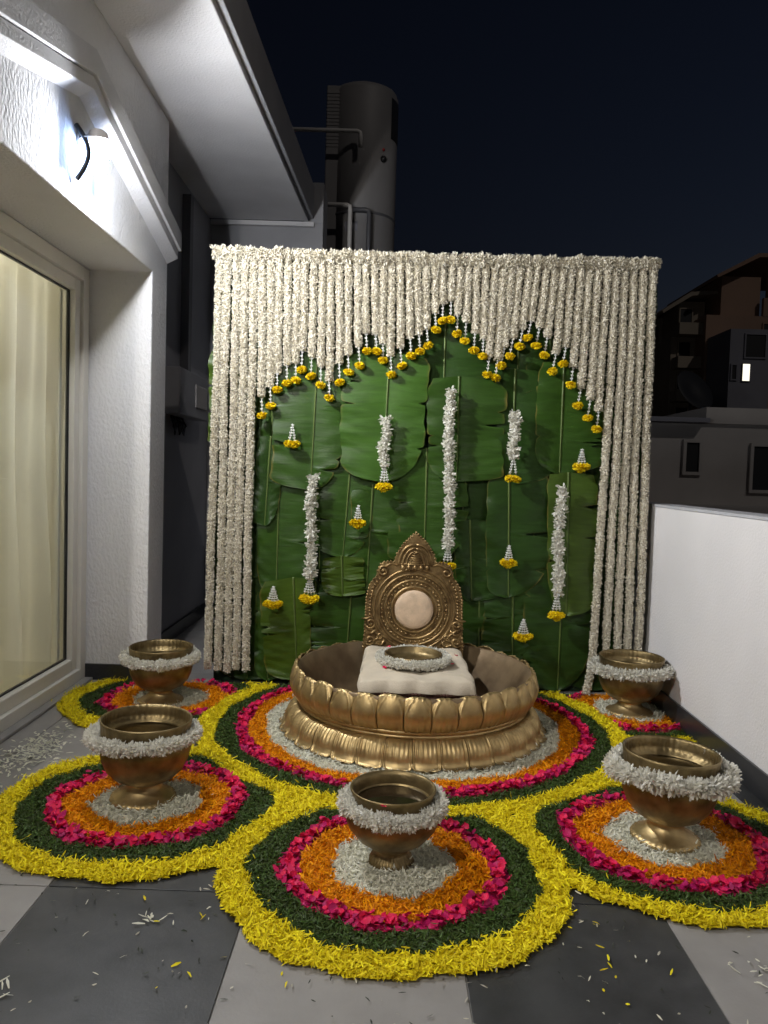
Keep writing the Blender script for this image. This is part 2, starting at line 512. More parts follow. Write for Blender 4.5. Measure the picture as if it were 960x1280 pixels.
# roof overhang: soffit, fascia, drip edge
ex = lambda y: -0.77 + 0.0389 * (y - 3.17)
hb(MB().prism([(-1.75, -2.0), (ex(-2.0), -2.0), (ex(5.86), 5.86), (-1.75, 5.86)], 2, 3.0, 3.25), 'roof_slab', M['smooth_plaster'], bevel=0.006)
hb(MB().prism([(ex(-2.0) + 0.001, -2.0), (ex(-2.0) + 0.035, -2.0), (ex(5.86) + 0.035, 5.9), (ex(5.86) + 0.001, 5.9)], 2, 3.03, 3.27), 'fascia', M['grey_wall'], bevel=0.004)
hb(MB().box(-1.40, ex(5.86) + 0.04, 5.862, 5.897, 2.965, 2.997), 'drip_trim', M['smooth_plaster'])
hb(MB().box(-0.70, -0.56, 5.9, 6.25, 2.997, 3.30), 'roof_kerb', M['grey_wall'])

# glass sliding door in the recess
DX = -1.6
door = hb(MB().box(DX - 0.05, DX + 0.03, 3.925, 3.995, 0.012, 2.125).box(DX - 0.05, DX + 0.03, 2.105, 3.9245, 0.012, 0.072)
          .box(DX - 0.05, DX + 0.03, 2.105, 3.9245, 2.055, 2.125), 'door', M['upvc'], bevel=0.004)


def db(mb, name, m, bevel=0.0):
    mb.v = [(x - HL.x, y - HL.y, z - HL.z) for x, y, z in mb.v]
    return mb.build(name, m, door, bevel=bevel)


db(MB().box(DX - 0.04, DX + 0.012, 3.862, 3.9235, 0.0735, 2.0535).box(DX - 0.04, DX + 0.012, 2.11, 3.8615, 0.0735, 0.135)
   .box(DX - 0.04, DX + 0.012, 2.11, 3.8615, 1.995, 2.0535), 'sash', M['upvc'], 0.005)
db(MB().box(DX - 0.030, DX - 0.016, 3.8545, 3.8612, 0.136, 1.994).box(DX - 0.030, DX - 0.016, 2.11, 3.854, 0.136, 0.143)
   .box(DX - 0.030, DX - 0.016, 2.11, 3.854, 1.987, 1.994), 'gasket', M['gasket'])
db(MB().box(DX - 0.028, DX - 0.020, 2.11, 3.854, 0.1435, 1.9865), 'glass_pane', M['glass'])
db(MB().box(DX + 0.031, DX + 0.075, 2.105, 3.98, 0.001, 0.016), 'threshold_track', M['tile_light'], 0.003)
db(MB().box(DX - 0.049, DX - 0.041, 3.81, 3.835, 0.14, 1.99), 'glazing_bead', M['upvc'])

# room behind the door
tag(MB().box(-4.6, -1.662, 0.8, 5.6, -0.2, -0.006).build('room_floor', M['room']), kind='structure')
tag(MB().box(-4.6, -1.77, 0.8, 5.6, 2.75, 2.85).build('room_ceiling', M['room']), kind='structure')
tag(MB().box(-4.7, -4.61, 0.8, 5.6, -0.2, 2.85).build('room_wall', M['room']), kind='structure')
tag(MB().box(-4.6, -1.77, 5.61, 5.7, -0.2, 2.85).build('room_wall', M['room']), kind='structure')
tag(MB().box(-4.6, -1.77, 0.7, 0.79, -0.2, 2.85).build('room_wall', M['room']), kind='structure')
rl = empty('assumed_ceiling_lamp', (-2.7, 3.2, 2.75), 'assumed round warm ceiling lamp, unseen inside the room behind the curtain', 'lamp')  # unseen lamp, assumed so the curtain is lit from inside
MB().lathe([(0.001, -0.075), (0.12, -0.07), (0.19, -0.045), (0.205, -0.012)], 24).build('lamp_shade', M['assumed_room_bulb'], rl, True)
MB().lathe([(0.215, -0.014), (0.225, -0.008), (0.225, -0.001), (0.001, -0.001)], 24).build('base_ring', M['upvc'], rl, True)


def curtain(name, y0, y1, x, m, label, amp, waves, z0=0.03, z1=2.3, pinch=0.0):
    nu, nv = 150, 26
    V = []
    for j in range(nv + 1):
        t = j / nv
        z = z1 + (z0 - z1) * t
        for i in range(nu + 1):
            s = i / nu
            pin = pinch * math.exp(-((t - 0.52) / 0.2) ** 2)
            y = y0 + (y1 - y0 - pin) * s
            w = waves
            a = amp * (0.5 + 0.5 * t)
            dx = a * math.sin(w * s * 2 * PI + 1.3 * math.sin(3 * s + 1.7) + 0.4 * math.sin(2.2 * t + 5 * s)) + 0.35 * a * math.sin(2.3 * w * s * 2 * PI + 2 + t)
            V.append((x + dx, y + 0.02 * math.sin(4 * t + 9 * s), z))
    F = [(j * (nu + 1) + i, j * (nu + 1) + i + 1, (j + 1) * (nu + 1) + i + 1, (j + 1) * (nu + 1) + i) for j in range(nv) for i in range(nu)]
    o = link(name, mesh_np(name, np.array(V), np.array(F), m, True))
    sd = o.modifiers.new('thickness', 'SOLIDIFY'); sd.thickness = 0.002
    return tag(o, label, 'curtain')


curtain('curtain', 3.02, 4.45, -1.76, M['curtain'], 'cream curtain hanging in soft folds behind the glass door', 0.058, 6.0, pinch=0.09)
curtain('patterned_curtain', 2.05, 3.08, -1.82, M['lace'], 'brown patterned curtain showing at the left photo edge behind glass', 0.02, 7)


# wall lamp on the gable
def wall_lamp(y, label, glass):
    t = empty('wall_lamp', (W0 + 0.003, y, 2.33), label, 'lamp', 'cool white wall lamps on the house wall')
    MB().prism([(0.022 * math.cos(a) * 1.0, 0.035 * math.sin(a) + 0.06) for a in np.linspace(0, 2 * PI, 20)[:-1]], 0, 0.0005, 0.012).build('back_plate', M['lamp_cap'], t, bevel=0.003)
    arm = [(0.010 + 0.05 * math.sin(PI * s) , 0.0, -0.115 + 0.21 * s) for s in np.linspace(0.02, 1, 14)]
    MB().tube([(p[0], -0.052, p[2]) for p in arm], 0.0095, 8).build('curved_bracket', M['black_metal'], t, True)
    cx = 0.075
    MB().lathe([(0.001, 0.098), (0.022, 0.096), (0.034, 0.088), (0.042, 0.06), (0.070, 0.049), (0.068, 0.046), (0.001, 0.0455)], 24, (cx, 0.0, 0)).build('lamp_cap', M['lamp_cap'], t, True)
    MB().tube([(0.012, 0, 0.07), (0.05, 0, 0.07)], 0.010, 8).build('lamp_neck', M['black_metal'], t, True)
    # housing added to keep light off the wall; its blue glow imitates a halo
    def part_cyl(a0, a1, r, name, m, zs):
        n = 10
        vs = [(cx + rr * r * math.cos(a0 + (a1 - a0) * i / n), rr * r * math.sin(a0 + (a1 - a0) * i / n), zz) for zz, rr in zs for i in range(n + 1)]
        fs = [(k * (n + 1) + i, k * (n + 1) + i + 1, (k + 1) * (n + 1) + i + 1, (k + 1) * (n + 1) + i) for k in range(len(zs) - 1) for i in range(n)]
        return MB().add(vs, fs).build(name, m, t, True)
    part_cyl(0.93, 2 * PI - 0.93, 0.036, 'housing', M['blue_glow'], [(-0.068, 0.02), (-0.066, 0.9), (-0.055, 1.0), (0.047, 1.0)])
    part_cyl(-0.92, 0.92, 0.0345, 'lamp_glass', glass, [(-0.066, 0.02), (-0.062, 0.85), (-0.05, 1.0), (0.045, 1.0)])
    return t


wall_lamp(3.05, 'lit white lamp on a black bracket above the glass door', M['bulb'])
wall_lamp(0.35, 'assumed second lit wall lamp further along the house, out of view, added for front-left light', M['assumed_bulb']).rotation_euler.z = math.radians(42)  # assumed lamp out of view, added and turned to light backdrop and foreground

# meter box and cables in the dark recess
mbx = empty('meter_box', (-1.404, 5.12, 1.46), 'grey meter box on the dark wall left of the backdrop', 'meter box')
MB().box(0.0, 0.10, -0.36, 0.36, 0.0, 0.29).build('casing', M['grey_wall'], mbx, bevel=0.006)
MB().box(0.1005, 0.108, 0.0, 0.30, 0.07, 0.22).build('cover_panel', M['far_white'], mbx, bevel=0.003)
MB().box(0.0, 0.055, -0.02, 0.055, 0.2905, 1.45).build('conduit', M['pipe_grey'], mbx)
cb = MB()
for k in range(9):
    y = 4.86 + 0.05 * k * 0.7
    cb.tube([(-1.39, y, 1.455), (-1.37 + 0.02 * math.sin(k * 3), y + 0.02 * math.sin(k * 5), 1.40), (-1.375, y + 0.05 * math.cos(k * 2.1), 1.36 + 0.03 * math.sin(k * 2)), (-1.385, y + 0.06, 1.42)], 0.006, 6)
tag(cb.build('cable_bundle', M['gasket'], None, True), 'tangle of black cables under the grey meter box', 'cables')

# ------------------------------------------------------------------ parapet wall on the right
par = empty('parapet_wall', (PX, 2.0, 0), 'low white plastered parapet wall along the right side', 'wall')
MB().box(0.0, 0.13, -3.5, 4.0, 0.0, 1.0).build('wall', M['parapet'], par, bevel=0.004)
MB().box(-0.004, 0.138, -3.5, 4.0, 1.0005, 1.014).build('capping', M['capstone'], par, bevel=0.002)
MB().box(-0.013, -0.0005, -3.5, 4.0, 0.0, 0.105).build('skirting', M['granite'], par, bevel=0.002)
rp = empty('rear_parapet', (0.4, 6.0, 0), 'dark rear parapet wall behind the flower backdrop', 'wall')
MB().box(-0.958, 1.11, -0.098, 0.2, 0.0, 1.0).build('wall', M['grey_wall'], rp)

# ------------------------------------------------------------------ water heater tank behind
tk = empty('water_heater_tank', (-0.325, 7.0, 2.55), 'tall grey cylindrical water heater tank above the backdrop', 'water tank')
R_ = 0.302
MB().lathe([(0.001, 0.0), (R_, 0.0), (R_, 1.87), (R_ - 0.015, 1.905), (R_ - 0.06, 1.93), (0.001, 1.935)], 64).build('shell', M['tank'], tk, True)
MB().box(-R_ - 0.012, -0.13, -0.22, 0.05, 0.02, 1.90).build('service_duct', M['tank'], tk, bevel=0.01)
for k in range(16):
    MB().box(-R_ - 0.006, -0.136, -0.2245, -0.2205, 1.38 + 0.03 * k, 1.395 + 0.03 * k).build('louvre', M['tank'], tk)


def shell_patch(a0, a1, z0, z1, r, name, m):
    n = 10
    b = MB()
    vs = []
    for i in range(n + 1):
        a = a0 + (a1 - a0) * i / n
        for rr, z in ((r - 0.004, z0), (r, z0 + 0.004), (r, z1 - 0.004), (r - 0.004, z1)):
            vs.append((rr * math.cos(a), rr * math.sin(a), z))
    fs = [(4 * i + k, 4 * i + 4 + k, 4 * i + 5 + k, 4 * i + 1 + k) for i in range(n) for k in range(3)]
    b.add(vs, fs).build(name, m, tk, True)


shell_patch(-0.62, -0.02, 1.48, 1.83, R_ + 0.004, 'dark_panel', M['far_dark'])
shell_patch(-2.6, 0.2, 0.80, 0.825, R_ + 0.006, 'strap', M['pipe_grey'])
MB().ball((R_ * math.cos(-0.9), R_ * math.sin(-0.9), 1.28), 0.03, 10, 6).build('valve_knob', M['gasket'], tk, True)
MB().ball((R_ * math.cos(-0.9), R_ * math.sin(-0.9), 1.36), 0.014, 8, 5).build('red_mark', M['red'], tk, True)
shell_patch(-2.0, -1.62, 0.65, 0.73, R_ + 0.003, 'name_plate', M['far_grey'])
tag(MB().tube([(-1.0, 6.62, 4.0), (-0.36, 6.62, 4.0), (-0.335, 6.62, 3.99), (-0.33, 6.62, 3.96), (-0.33, 6.62, 3.87)], 0.018, 8).build('white_pipe', M['pipe_white'], None, True), 'thin white pipe bending down onto the upper tank', 'pipe')
tag(MB().tube([(-0.75, 6.6, 3.38), (-0.43, 6.6, 3.38), (-0.405, 6.6, 3.37), (-0.40, 6.6, 3.34), (-0.40, 6.6, 2.5)], 0.02, 8).build('white_pipe', M['pipe_white'], None, True), 'white pipe elbow rising just above the backdrop top', 'pipe')
tag(MB().tube([(-0.38, 6.63, 3.355), (-0.27, 6.63, 3.355), (-0.245, 6.63, 3.345), (-0.24, 6.63, 3.31), (-0.24, 6.63, 2.5)], 0.02, 8).build('dark_pipe', M['pipe_grey'], None, True), 'dark pipe elbow beside the white one at the tank foot', 'pipe')
ub = empty('utility_platform', (-0.4, 7.2, 0), 'dark block behind the backdrop carrying the water heater tank', 'platform')
MB().box(-0.9, 1.2, -0.75, 0.9, -1.0, 2.548).build('block', M['grey_wall'], ub)


# ------------------------------------------------------------------ far buildings on the right
def far_building(label, loc):
    return empty('building', loc, label, 'building', 'buildings beyond the parapet')


def window(parent, x0, x1, z0, z1, y, m=None, frame=0.05, fm=None):
    fm = fm or parent.children[0].data.materials[0]
    w = MB().box(x0 - frame, x1 + frame, y - 0.05, y - 0.002, z0 - frame, z0 - 0.001).box(x0 - frame, x1 + frame, y - 0.05, y - 0.002, z1 + 0.001, z1 + frame) \
        .box(x0 - frame, x0 - 0.001, y - 0.05, y - 0.002, z0, z1).box(x1 + 0.001, x1 + frame, y - 0.05, y - 0.002, z0, z1).build('window', fm or M['far_grey'], parent)
    MB().box(x0, x1, y - 0.02, y - 0.004, z0, z1).build('pane', m or M['far_dark'], w)
    return w


b1 = far_building('low pale neighbouring house just beyond the parapet', (5.2, 12.0, -7))
z = 7.0
MB().box(-2.6, 6.0, 0.0, 5.0, 0, z + 2.05).build('wall', M['far_white'], b1)
MB().box(-0.35, 6.05, -0.06, 5.0, z + 2.0515, z + 2.3).build('roof_parapet', M['far_white'], b1)
MB().box(-2.65, -0.36, -0.25, 5.0, z + 2.0515, z + 2.12).build('roof_ledge', M['far_grey'], b1)
MB().box(-2.6, 6.0, -1.1, -0.001, z + 0.72, z + 0.80).build('balcony_slab', M['far_white'], b1)
window(b1, -0.62, -0.42, z + 1.30, z + 1.75, 0.0, fm=M['far_white'])
window(b1, 0.42, 1.4, z + 1.05, z + 1.72, 0.0, fm=M['far_white'])

b2 = far_building('brown apartment tower with overhanging roof at the right photo edge', (14.0, 30.0, -7))
MB().box(-2.0, 6.0, 0, 8, 0, z + 7.6).build('wall', M['far_brown'], b2)
MB().box(-1.35, 0.15, 0.3, 4, z + 7.6015, z + 9.15).build('stair_tower', M['far_brown'], b2)
MB().prism([(-1.75, z + 8.95), (-0.2, z + 9.75), (5.0, z + 9.85), (5.0, z + 9.95), (-0.25, z + 9.9), (-1.8, z + 9.05)], 1, -0.3, 5).build('roof', M['far_brown'], b2)
for px in (0.35, 1.5, 2.7, 4.0):
    MB().box(px, px + 0.22, 0.0, 0.3, z + 7.6015, z + 9.76).build('roof_post', M['far_brown'], b2)
MB().box(0.16, 5.0, -0.02, 0.15, z + 7.6015, z + 8.3).build('roof_wall', M['far_brown'], b2)
for r in range(3):
    MB().box(-1.0, 5.0, -0.35, -0.005, z + 1.7 + 2.1 * r, z + 1.85 + 2.1 * r).build('balcony_slab', M['far_brown'], b2)
window(b2, 0.8, 1.6, z + 5.0, z + 6.1, 0.0)
window(b2, 0.2, 0.7, z + 6.6, z + 7.3, 0.0)
window(b2, -0.4, 0.1, z + 2.6, z + 3.5, 0.0)
b3 = far_building('grey apartment block with a dark opening beside the brown tower', (12.6, 28.0, -7))
MB().box(-0.5, 0.95, 0, 4, 0, z + 6.7).build('wall', M['far_grey'], b3)
window(b3, 0.05, 0.75, z + 5.7, z + 6.5, 0.0)
window(b3, -0.02, 0.24, z + 4.85, z + 5.45, 0.0, M['lit_window'], 0.03)
window(b3, -0.40, -0.25, z + 4.9, z + 5.4, 0.0)
b4 = far_building('tan apartment block with sloped roof cap left of the brown tower', (11.3, 31.0, -7))
MB().box(-0.25, 1.6, 0, 5, 0, z + 6.9).build('wall', M['far_tan'], b4)
MB().box(0.05, 1.1, 0.2, 3, z + 6.9015, z + 8.35).build('stair_tower', M['far_tan'], b4)
MB().prism([(-0.75, z + 7.75), (0.35, z + 8.45), (1.45, z + 8.55), (1.45, z + 8.68), (0.3, z + 8.6), (-0.8, z + 7.85)], 1, -0.4, 4).build('roof', M['far_tan'], b4)
for r in range(4):
    MB().box(-0.2, 1.2, -0.7, -0.005, z + 3.0 + 1.3 * r, z + 3.45 + 1.3 * r).build('balcony', M['far_tan'], b4)
    window(b4, 0.05, 0.5, z + 3.55 + 1.3 * r, z + 4.1 + 1.3 * r, 0.0)
b5 = far_building('lower tan block with an open roof frame behind the right strands', (10.2, 33.0, -7))
MB().box(-2.0, 1.2, 0, 5, 0, z + 6.55).build('wall', M['far_tan'], b5)
MB().box(-2.0, 1.2, 0, 0.4, z + 7.75, z + 8.05).build('roof_beam', M['far_tan'], b5)
for px in (-1.9, -0.3, 0.55, 1.0):
    MB().box(px, px + 0.2, 0.02, 0.38, z + 6.5515, z + 7.7485).build('roof_post', M['far_tan'], b5)
window(b5, 0.6, 0.9, z + 5.1, z + 5.5, 0.0)
window(b5, 0.6, 0.9, z + 3.6, z + 4.0, 0.0)
ds = empty('satellite_dish', (6.55, 17.0, 3.1), 'dark tilted satellite dish on the low roof beside the right strands', 'satellite dish')
MB().lathe([(0.001, 0.0), (0.2, 0.015), (0.38, 0.06), (0.5, 0.11), (0.49, 0.12), (0.2, 0.03), (0.001, 0.015)], 28).build('dish', M['far_dark'], ds, True, rot=(0.9, 0.7, 0))
MB().tube([(0, 0, 0), (0.0, 0.1, -1.0)], 0.03, 6).build('mast', M['far_dark'], ds, True)

# ================================================================== BACKDROP
BY = 4.06
bd = empty('leaf_backdrop', (0.205, BY, 0), 'tall panel covered with overlapping green banana leaves', 'backdrop')
MB().box(-1.115, 1.115, 0.0, 0.03, 0.0, 2.25).build('panel', M['board'], bd)
for sx in (-1.08, 1.04):
    MB().box(sx, sx + 0.04, 0.0305, 0.07, 0.0, 2.25).build('support_post', M['black_metal'], bd)


def leaf(x0, z0, x1, z1, wl, wr, layer, tint, cut=True):
    """banana leaf piece: midrib from top (x0,z0) to bottom (x1,z1)"""
    nu, nv = 72, 9
    L = math.hypot(x1 - x0, z1 - z0)
    ax = Vector((x1 - x0, 0, z1 - z0)).normalized()
    sx = Vector((-ax.z, 0, ax.x))
    if sx.x < 0: sx = -sx
    yb = -0.004 - 0.0078 * layer
    V, UV = [], []
    p1, p2, p3 = (random.random() * 6 for _ in range(3))
    k1 = random.uniform(0.0, 0.02)
    e_l, e_r = random.choice(((0.55, 0.88), (0.90, 0.58), (0.74, 0.93), (0.93, 0.70), (0.84, 0.62), (0.80, 0.86)))
    fz = random.uniform(16, 24)
    tears = [(random.uniform(0.2, 0.85), random.choice((-1, 1)), random.uniform(0.15, 0.7)) for _ in range(4)]
    for i in range(nu + 1):
        u = i / nu
        for j in range(-nv, nv + 1):
            v = j / nv
            side = 1 if v > 0 else -1
            w = wr if v > 0 else wl
            e = (e_r if side > 0 else e_l)
            pr = 1.0
            if u > e: pr = math.sqrt(max(0.0, 1 - ((u - e) / (1.001 - e)) ** (1.7 if side > 0 else 2.2)))
            if u < 0.08: pr *= 0.86 + 0.14 * (u / 0.08) if cut else math.sqrt(max(0.02, u / 0.08))
            pr *= 1 + 0.035 * math.sin(7 * u + p1 * side) + 0.014 * math.sin(21 * u + p2) + 0.012 * math.sin(47 * u + p3)
            for (tu, ts, td) in tears:
                if ts == side: pr *= 1 - td * math.exp(-((u - tu) / 0.009) ** 2)
            lat = v * w * pr
            # side veins run down and outwards
            along = u * L + abs(v) * w * 0.10 * (1 - u)
            a = abs(v)
            dy = 0.010 * a * math.sin(11 * u + p1 + 2 * side) + 0.0065 * a * a * math.sin(29 * u + p2 * side) - 0.016 * a * (1 - a) * 2 + k1 * a * a * (0.5 if side > 0 else -0.15)
            dy += 0.0018 * math.sin(fz * PI * (u + 0.12 * a) + p3) * a ** 0.7 * (0.4 + u)
            dy += -0.018 * max(0, u - 0.72) * 3.5 * a - 0.006 * a
            P = Vector((x0, 0, z0)) + ax * along + sx * lat
            V.append((P.x - 0.205, min(-0.003, yb + dy * 0.62), max(0.012, P.z)))
            UV.append((v, u * L))
    m = 2 * nv + 1
    F = np.array([(i * m + j, i * m + j + 1, (i + 1) * m + j + 1, (i + 1) * m + j) for i in range(nu) for j in range(m - 1)])
    me = mesh_np('banana_leaf', np.array(V), F, M['leaf'], True)
    ul = me.uv_layers.new(name='UVMap')
    idx = F.ravel()
    ul.data.foreach_set('uv', np.array(UV, dtype=np.float32)[idx].ravel())
    o = link('banana_leaf', me, bd)
    o.color = (*tint, 1)
    path = [(V[i * m + nv][0], V[i * m + nv][1] - 0.0022, V[i * m + nv][2]) for i in range(nu + 1)]
    MB().tube(path, [0.0066 * (1 - 0.5 * i / nu) for i in range(nu + 1)], 6).build('midrib', M['midrib'], o, True)
    return o


G1, G2, G3, G4 = (0.029, 0.072, 0.008), (0.020, 0.052, 0.007), (0.050, 0.092, 0.008), (0.10, 0.14, 0.012)
LV = []
for k in range(6):   # undermost leaves that close the panel
    for q in range(3):
        LV.append((-0.72 + 0.37 * k + random.uniform(-.03, .03), 2.15 - 0.74 * q, -0.72 + 0.37 * k + random.uniform(-.03, .03), 2.15 - 0.74 * q - 0.86 if q < 2 else 0.012, 0.2, 0.2, 0.2 + 0.28 * ((k + q) % 3), G2))
LV += [(-0.390, 1.745, -0.410, 1.034, 0.216, 0.175, 6, G1), (-0.019, 1.756, -0.036, 1.087, 0.229, 0.208, 7, (0.045, 0.108, 0.014)), (0.266, 1.968, 0.267, 1.580, 0.250, 0.275, 3, G2),
       (0.344, 1.644, 0.350, 1.099, 0.158, 0.241, 6, G1), (0.635, 1.693, 0.637, 1.095, 0.092, 0.208, 4, G2), (0.884, 1.741, 0.884, 1.157, 0.133, 0.229, 5, G1),
       (0.929, 1.166, 0.948, 0.414, 0.108, 0.158, 6, (0.055, 0.098, 0.012)), (-0.197, 1.319, -0.233, 0.684, 0.166, 0.150, 4, G1), (-0.577, 1.245, -0.580, 0.471, 0.108, 0.208, 3, G1),
       (-0.624, 1.306, -0.647, 0.839, 0.067, 0.067, 5, G2), (-0.490, 0.571, -0.456, 0.029, 0.175, 0.083, 5, G3), (-0.238, 0.693, -0.228, 0.482, 0.104, 0.117, 6, G3),
       (-0.086, 1.073, -0.103, 0.516, 0.108, 0.150, 4, G1), (-0.182, 0.505, -0.206, 0.016, 0.229, 0.125, 3, G1), (0.191, 1.268, 0.194, 0.664, 0.187, 0.216, 4, G1),
       (0.428, 0.901, 0.452, 0.474, 0.083, 0.150, 4, G2), (0.622, 1.157, 0.643, 0.501, 0.117, 0.225, 5, G2), (0.667, 0.531, 0.678, 0.151, 0.158, 0.108, 4, G2),
       (0.924, 0.791, 0.923, 0.014, 0.191, 0.175, 4, G2), (0.275, 0.729, 0.293, 0.202, 0.208, 0.258, 3, G1), (0.492, 0.505, 0.503, 0.014, 0.142, 0.250, 3, G2),
       (-0.622, 0.491, -0.616, 0.014, 0.067, 0.092, 2, G1), (-0.101, 1.876, -0.082, 1.508, 0.175, 0.150, 2, G2), (0.646, 1.938, 0.652, 1.562, 0.175, 0.142, 2, G2),
       (-0.630, 1.574, -0.614, 1.203, 0.067, 0.100, 2, G1), (0.813, 1.862, 0.827, 1.535, 0.125, 0.250, 2, G2), (1.012, 1.540, 1.025, 1.045, 0.083, 0.083, 2, G2),
       (-0.86, 1.75, -0.86, 1.25, 0.10, 0.12, 0.6, G3), (-0.85, 2.05, -0.86, 1.6, 0.085, 0.1, 0.5, G1), (1.27, 2.18, 1.28, 1.7, 0.1, 0.082, 1.2, G1)]
for a in LV: leaf(*a)

# ------------------------------------------------------------------ white strands and tassels
SY = 3.975


def flower_ball():
    """flattened yellow chrysanthemum head of overlapping ray petals"""
    n = 130
    k = np.arange(n) + 0.5
    ph = np.arccos(1 - 2 * k / n); th = PI * (1 + 5 ** 0.5) * k + rng.normal(0, 0.15, n)
    d = np.stack([np.cos(th) * np.sin(ph), np.sin(th) * np.sin(ph), np.cos(ph)], 1)
    d = nrm(d + rng.normal(0, 0.13, (n, 3)))
    b = d * 0.006 * np.array([1.25, 1.25, 0.9])
    up = nrm(np.cross(d, nrm(rng.normal(0, 1, (n, 3)))))
    V, F, R = petals(b, d, up, 0.0165 * (0.85 + 0.3 * rng.random(n)), 0.0048, rng.normal(0, 0.3, n), (0.3, 1, 0.75), 0.7)
    V = V * np.array([1.12, 1.12, 0.84])
    c = MB().ball((0, 0, 0), 0.0145, 8, 6, 1.1, 1.1, 0.8)
    return mesh_np('yellow_flower', np.concatenate([V, np.array(c.v)]), [np.concatenate([F, np.array([q for q in c.f]) + len(V)])], M['yellow_flower'],
                   False, np.concatenate([R, np.full(len(c.f), 0.3)]))


BALLS = [flower_ball() for _ in range(4)]


def bud_cord(length, knobs):
    """thread tied with little white buds, hanging down from the origin"""
    b = MB().tube([(0, 0, 0), (0.001, 0, -length * 0.5), (0, 0, -length)], 0.0022, 5)
    for i in range(knobs):
        z = -length * (0.12 + 0.8 * i / max(1, knobs - 1))
        for q in range(3):
            a = q * 2.1 + i * 1.1
            d = Vector((math.cos(a), math.sin(a), 0.55)).normalized()
            b.tube([Vector((0, 0, z)), Vector((0, 0, z)) + d * 0.005, Vector((0, 0, z)) + d * 0.010], [0.0016, 0.0028, 0.0010], 5)
    return b.mesh('bud_cord', M['bud_white'], True)


CORD = bud_cord(0.066, 5)
CORD_S = bud_cord(0.072, 7)
TAS = [(-0.666, 1.415), (-0.621, 1.466), (-0.59, 1.548), (-0.541, 1.583), (-0.496, 1.6), (-0.468, 1.654), (-0.418, 1.623), (-0.368, 1.579), (-0.321, 1.515), (-0.269, 1.595), (-0.226, 1.649), (-0.169, 1.683), (-0.134, 1.758), (-0.085, 1.759), (-0.051, 1.715), (-0.007, 1.643), (0.045, 1.689), (0.092, 1.74), (0.137, 1.765), (0.177, 1.795), (0.215, 1.877), (0.246, 1.923), (0.287, 1.928), (0.322, 1.86), (0.364, 1.825), (0.411, 1.777), (0.457, 1.75), (0.485, 1.657), (0.527, 1.642), (0.553, 1.704), (0.596, 1.754), (0.643, 1.804), (0.683, 1.85), (0.729, 1.811), (0.772, 1.764), (0.816, 1.683), (0.868, 1.722), (0.913, 1.617), (0.955, 1.512), (1.007, 1.452), (1.054, 1.396)]
FULL_L = [(-0.902, -0.919, 0.081), (-0.857, -0.869, 0.078), (-0.812, -0.818, 0.066), (-0.771, -0.772, 0.082), (-0.726, -0.721, 0.080)]
FULL_R = [(1.120, 1.090, 0.012), (1.165, 1.158, 0.16), (1.212, 1.213, 0.15), (1.258, 1.265, 0.17), (1.307, 1.325, 0.15)]
SR = 0.0205
GRP = 'white blossom strands of the backdrop'
# arch strands sit on an even pitch; each carries the tassel nearest to it
nA = len(TAS)
xs_top = np.linspace(-0.681, 1.075, nA)
count = 0


def strand(x_top, x_bot, z_bot, label, tassel=None, path=None, top=2.215):
    if path is None:
        k = max(3, int((top - z_bot) / 0.08))
        w = random.uniform(-0.004, 0.004)
        path = [(x_top + (x_bot - x_top) * t + w * math.sin(PI * t * 2) + 0.0015 * math.sin(23 * t + x_top * 40), SY - 0.003 * math.sin(9 * t + x_top * 30) , top + (z_bot - top) * t) for t in np.linspace(0, 1, k + 1)]
    o0 = np.array([path[0][0], path[0][1], path[0][2]])
    V, F, R = garland(path, SR, 4600, 0.0105, 0.0029, lumps=0.05, inner=0.56, jitter=0.35, rows=0.055)
    o = link('flower_strand', mesh_np('flower_strand', V - o0, F, M['white_flower'], False, R), None, o0)
    tag(o, label, 'garland', GRP)
    if tassel:
        tx, tz = tassel
        bx, bz = path[-1][0], path[-1][2]
        c = link('bud_cord', CORD, o, (bx - o0[0], -0.004, bz - 0.002 - o0[2]))
        c.scale = (1, 1, max(0.5, (bz - tz) / 0.066))
        c.rotation_euler = (0, math.atan2(bx - tx, bz - tz), 0)
        link('yellow_flower', random.choice(BALLS), o, (tx - o0[0], -0.006, tz - 0.006 - o0[2]), (random.uniform(-.3, .3), random.uniform(-.3, .3), random.random() * 6))
    return o


for k, (a, b, zb) in enumerate(FULL_L):
    count += 1
    strand(a, b, zb, f"long white blossom strand, {ordinal(k + 1)} from the left edge of the backdrop")
for k, (tx, tz) in enumerate(TAS):
    count += 1
    x0 = xs_top[k]
    strand(x0, 0.35 * x0 + 0.65 * tx, tz + 0.085 + random.uniform(-0.006, 0.008), f"white blossom strand ending in a yellow flower, {ordinal(k + 1)} from left in the arch", (tx, tz))
for k, (a, b, zb) in enumerate(FULL_R):
    count += 1
    lab = f"long white blossom strand, {ordinal(5 - k)} from the right edge of the backdrop"
    if k == 0:
        pth = [(a, SY, 2.215), (a - 0.004, SY, 1.6), (1.102, SY, 1.0), (1.094, SY, 0.5), (1.086, SY - 0.004, 0.22), (1.074, SY - 0.018, 0.12), (1.055, SY - 0.04, 0.05), (1.045, SY - 0.055, 0.024)]
        strand(a, b, zb, 'long white strand trailing onto the floor at the right of the leaves', path=pth)
    else:
        strand(a, b, zb, lab)

# garland along the top edge, made of short upright bunches
pth = [(x, SY - 0.010, 2.228 - 0.006 * math.sin((x + 0.9) * 1.4) + 0.003 * math.sin(x * 21)) for x in np.linspace(-0.93, 1.337, 70)]
V, F, R = garland(pth, 0.030, 7500, 0.015, 0.0034, inner=0.58, lumps=0.08, rows=0.12, jitter=0.2)
o0 = np.array(pth[0])
tag(link('top_garland', mesh_np('top_garland', V - o0, F, M['white_flower'], False, R), None, o0), 'thick white flower garland along the top edge of the backdrop', 'garland')


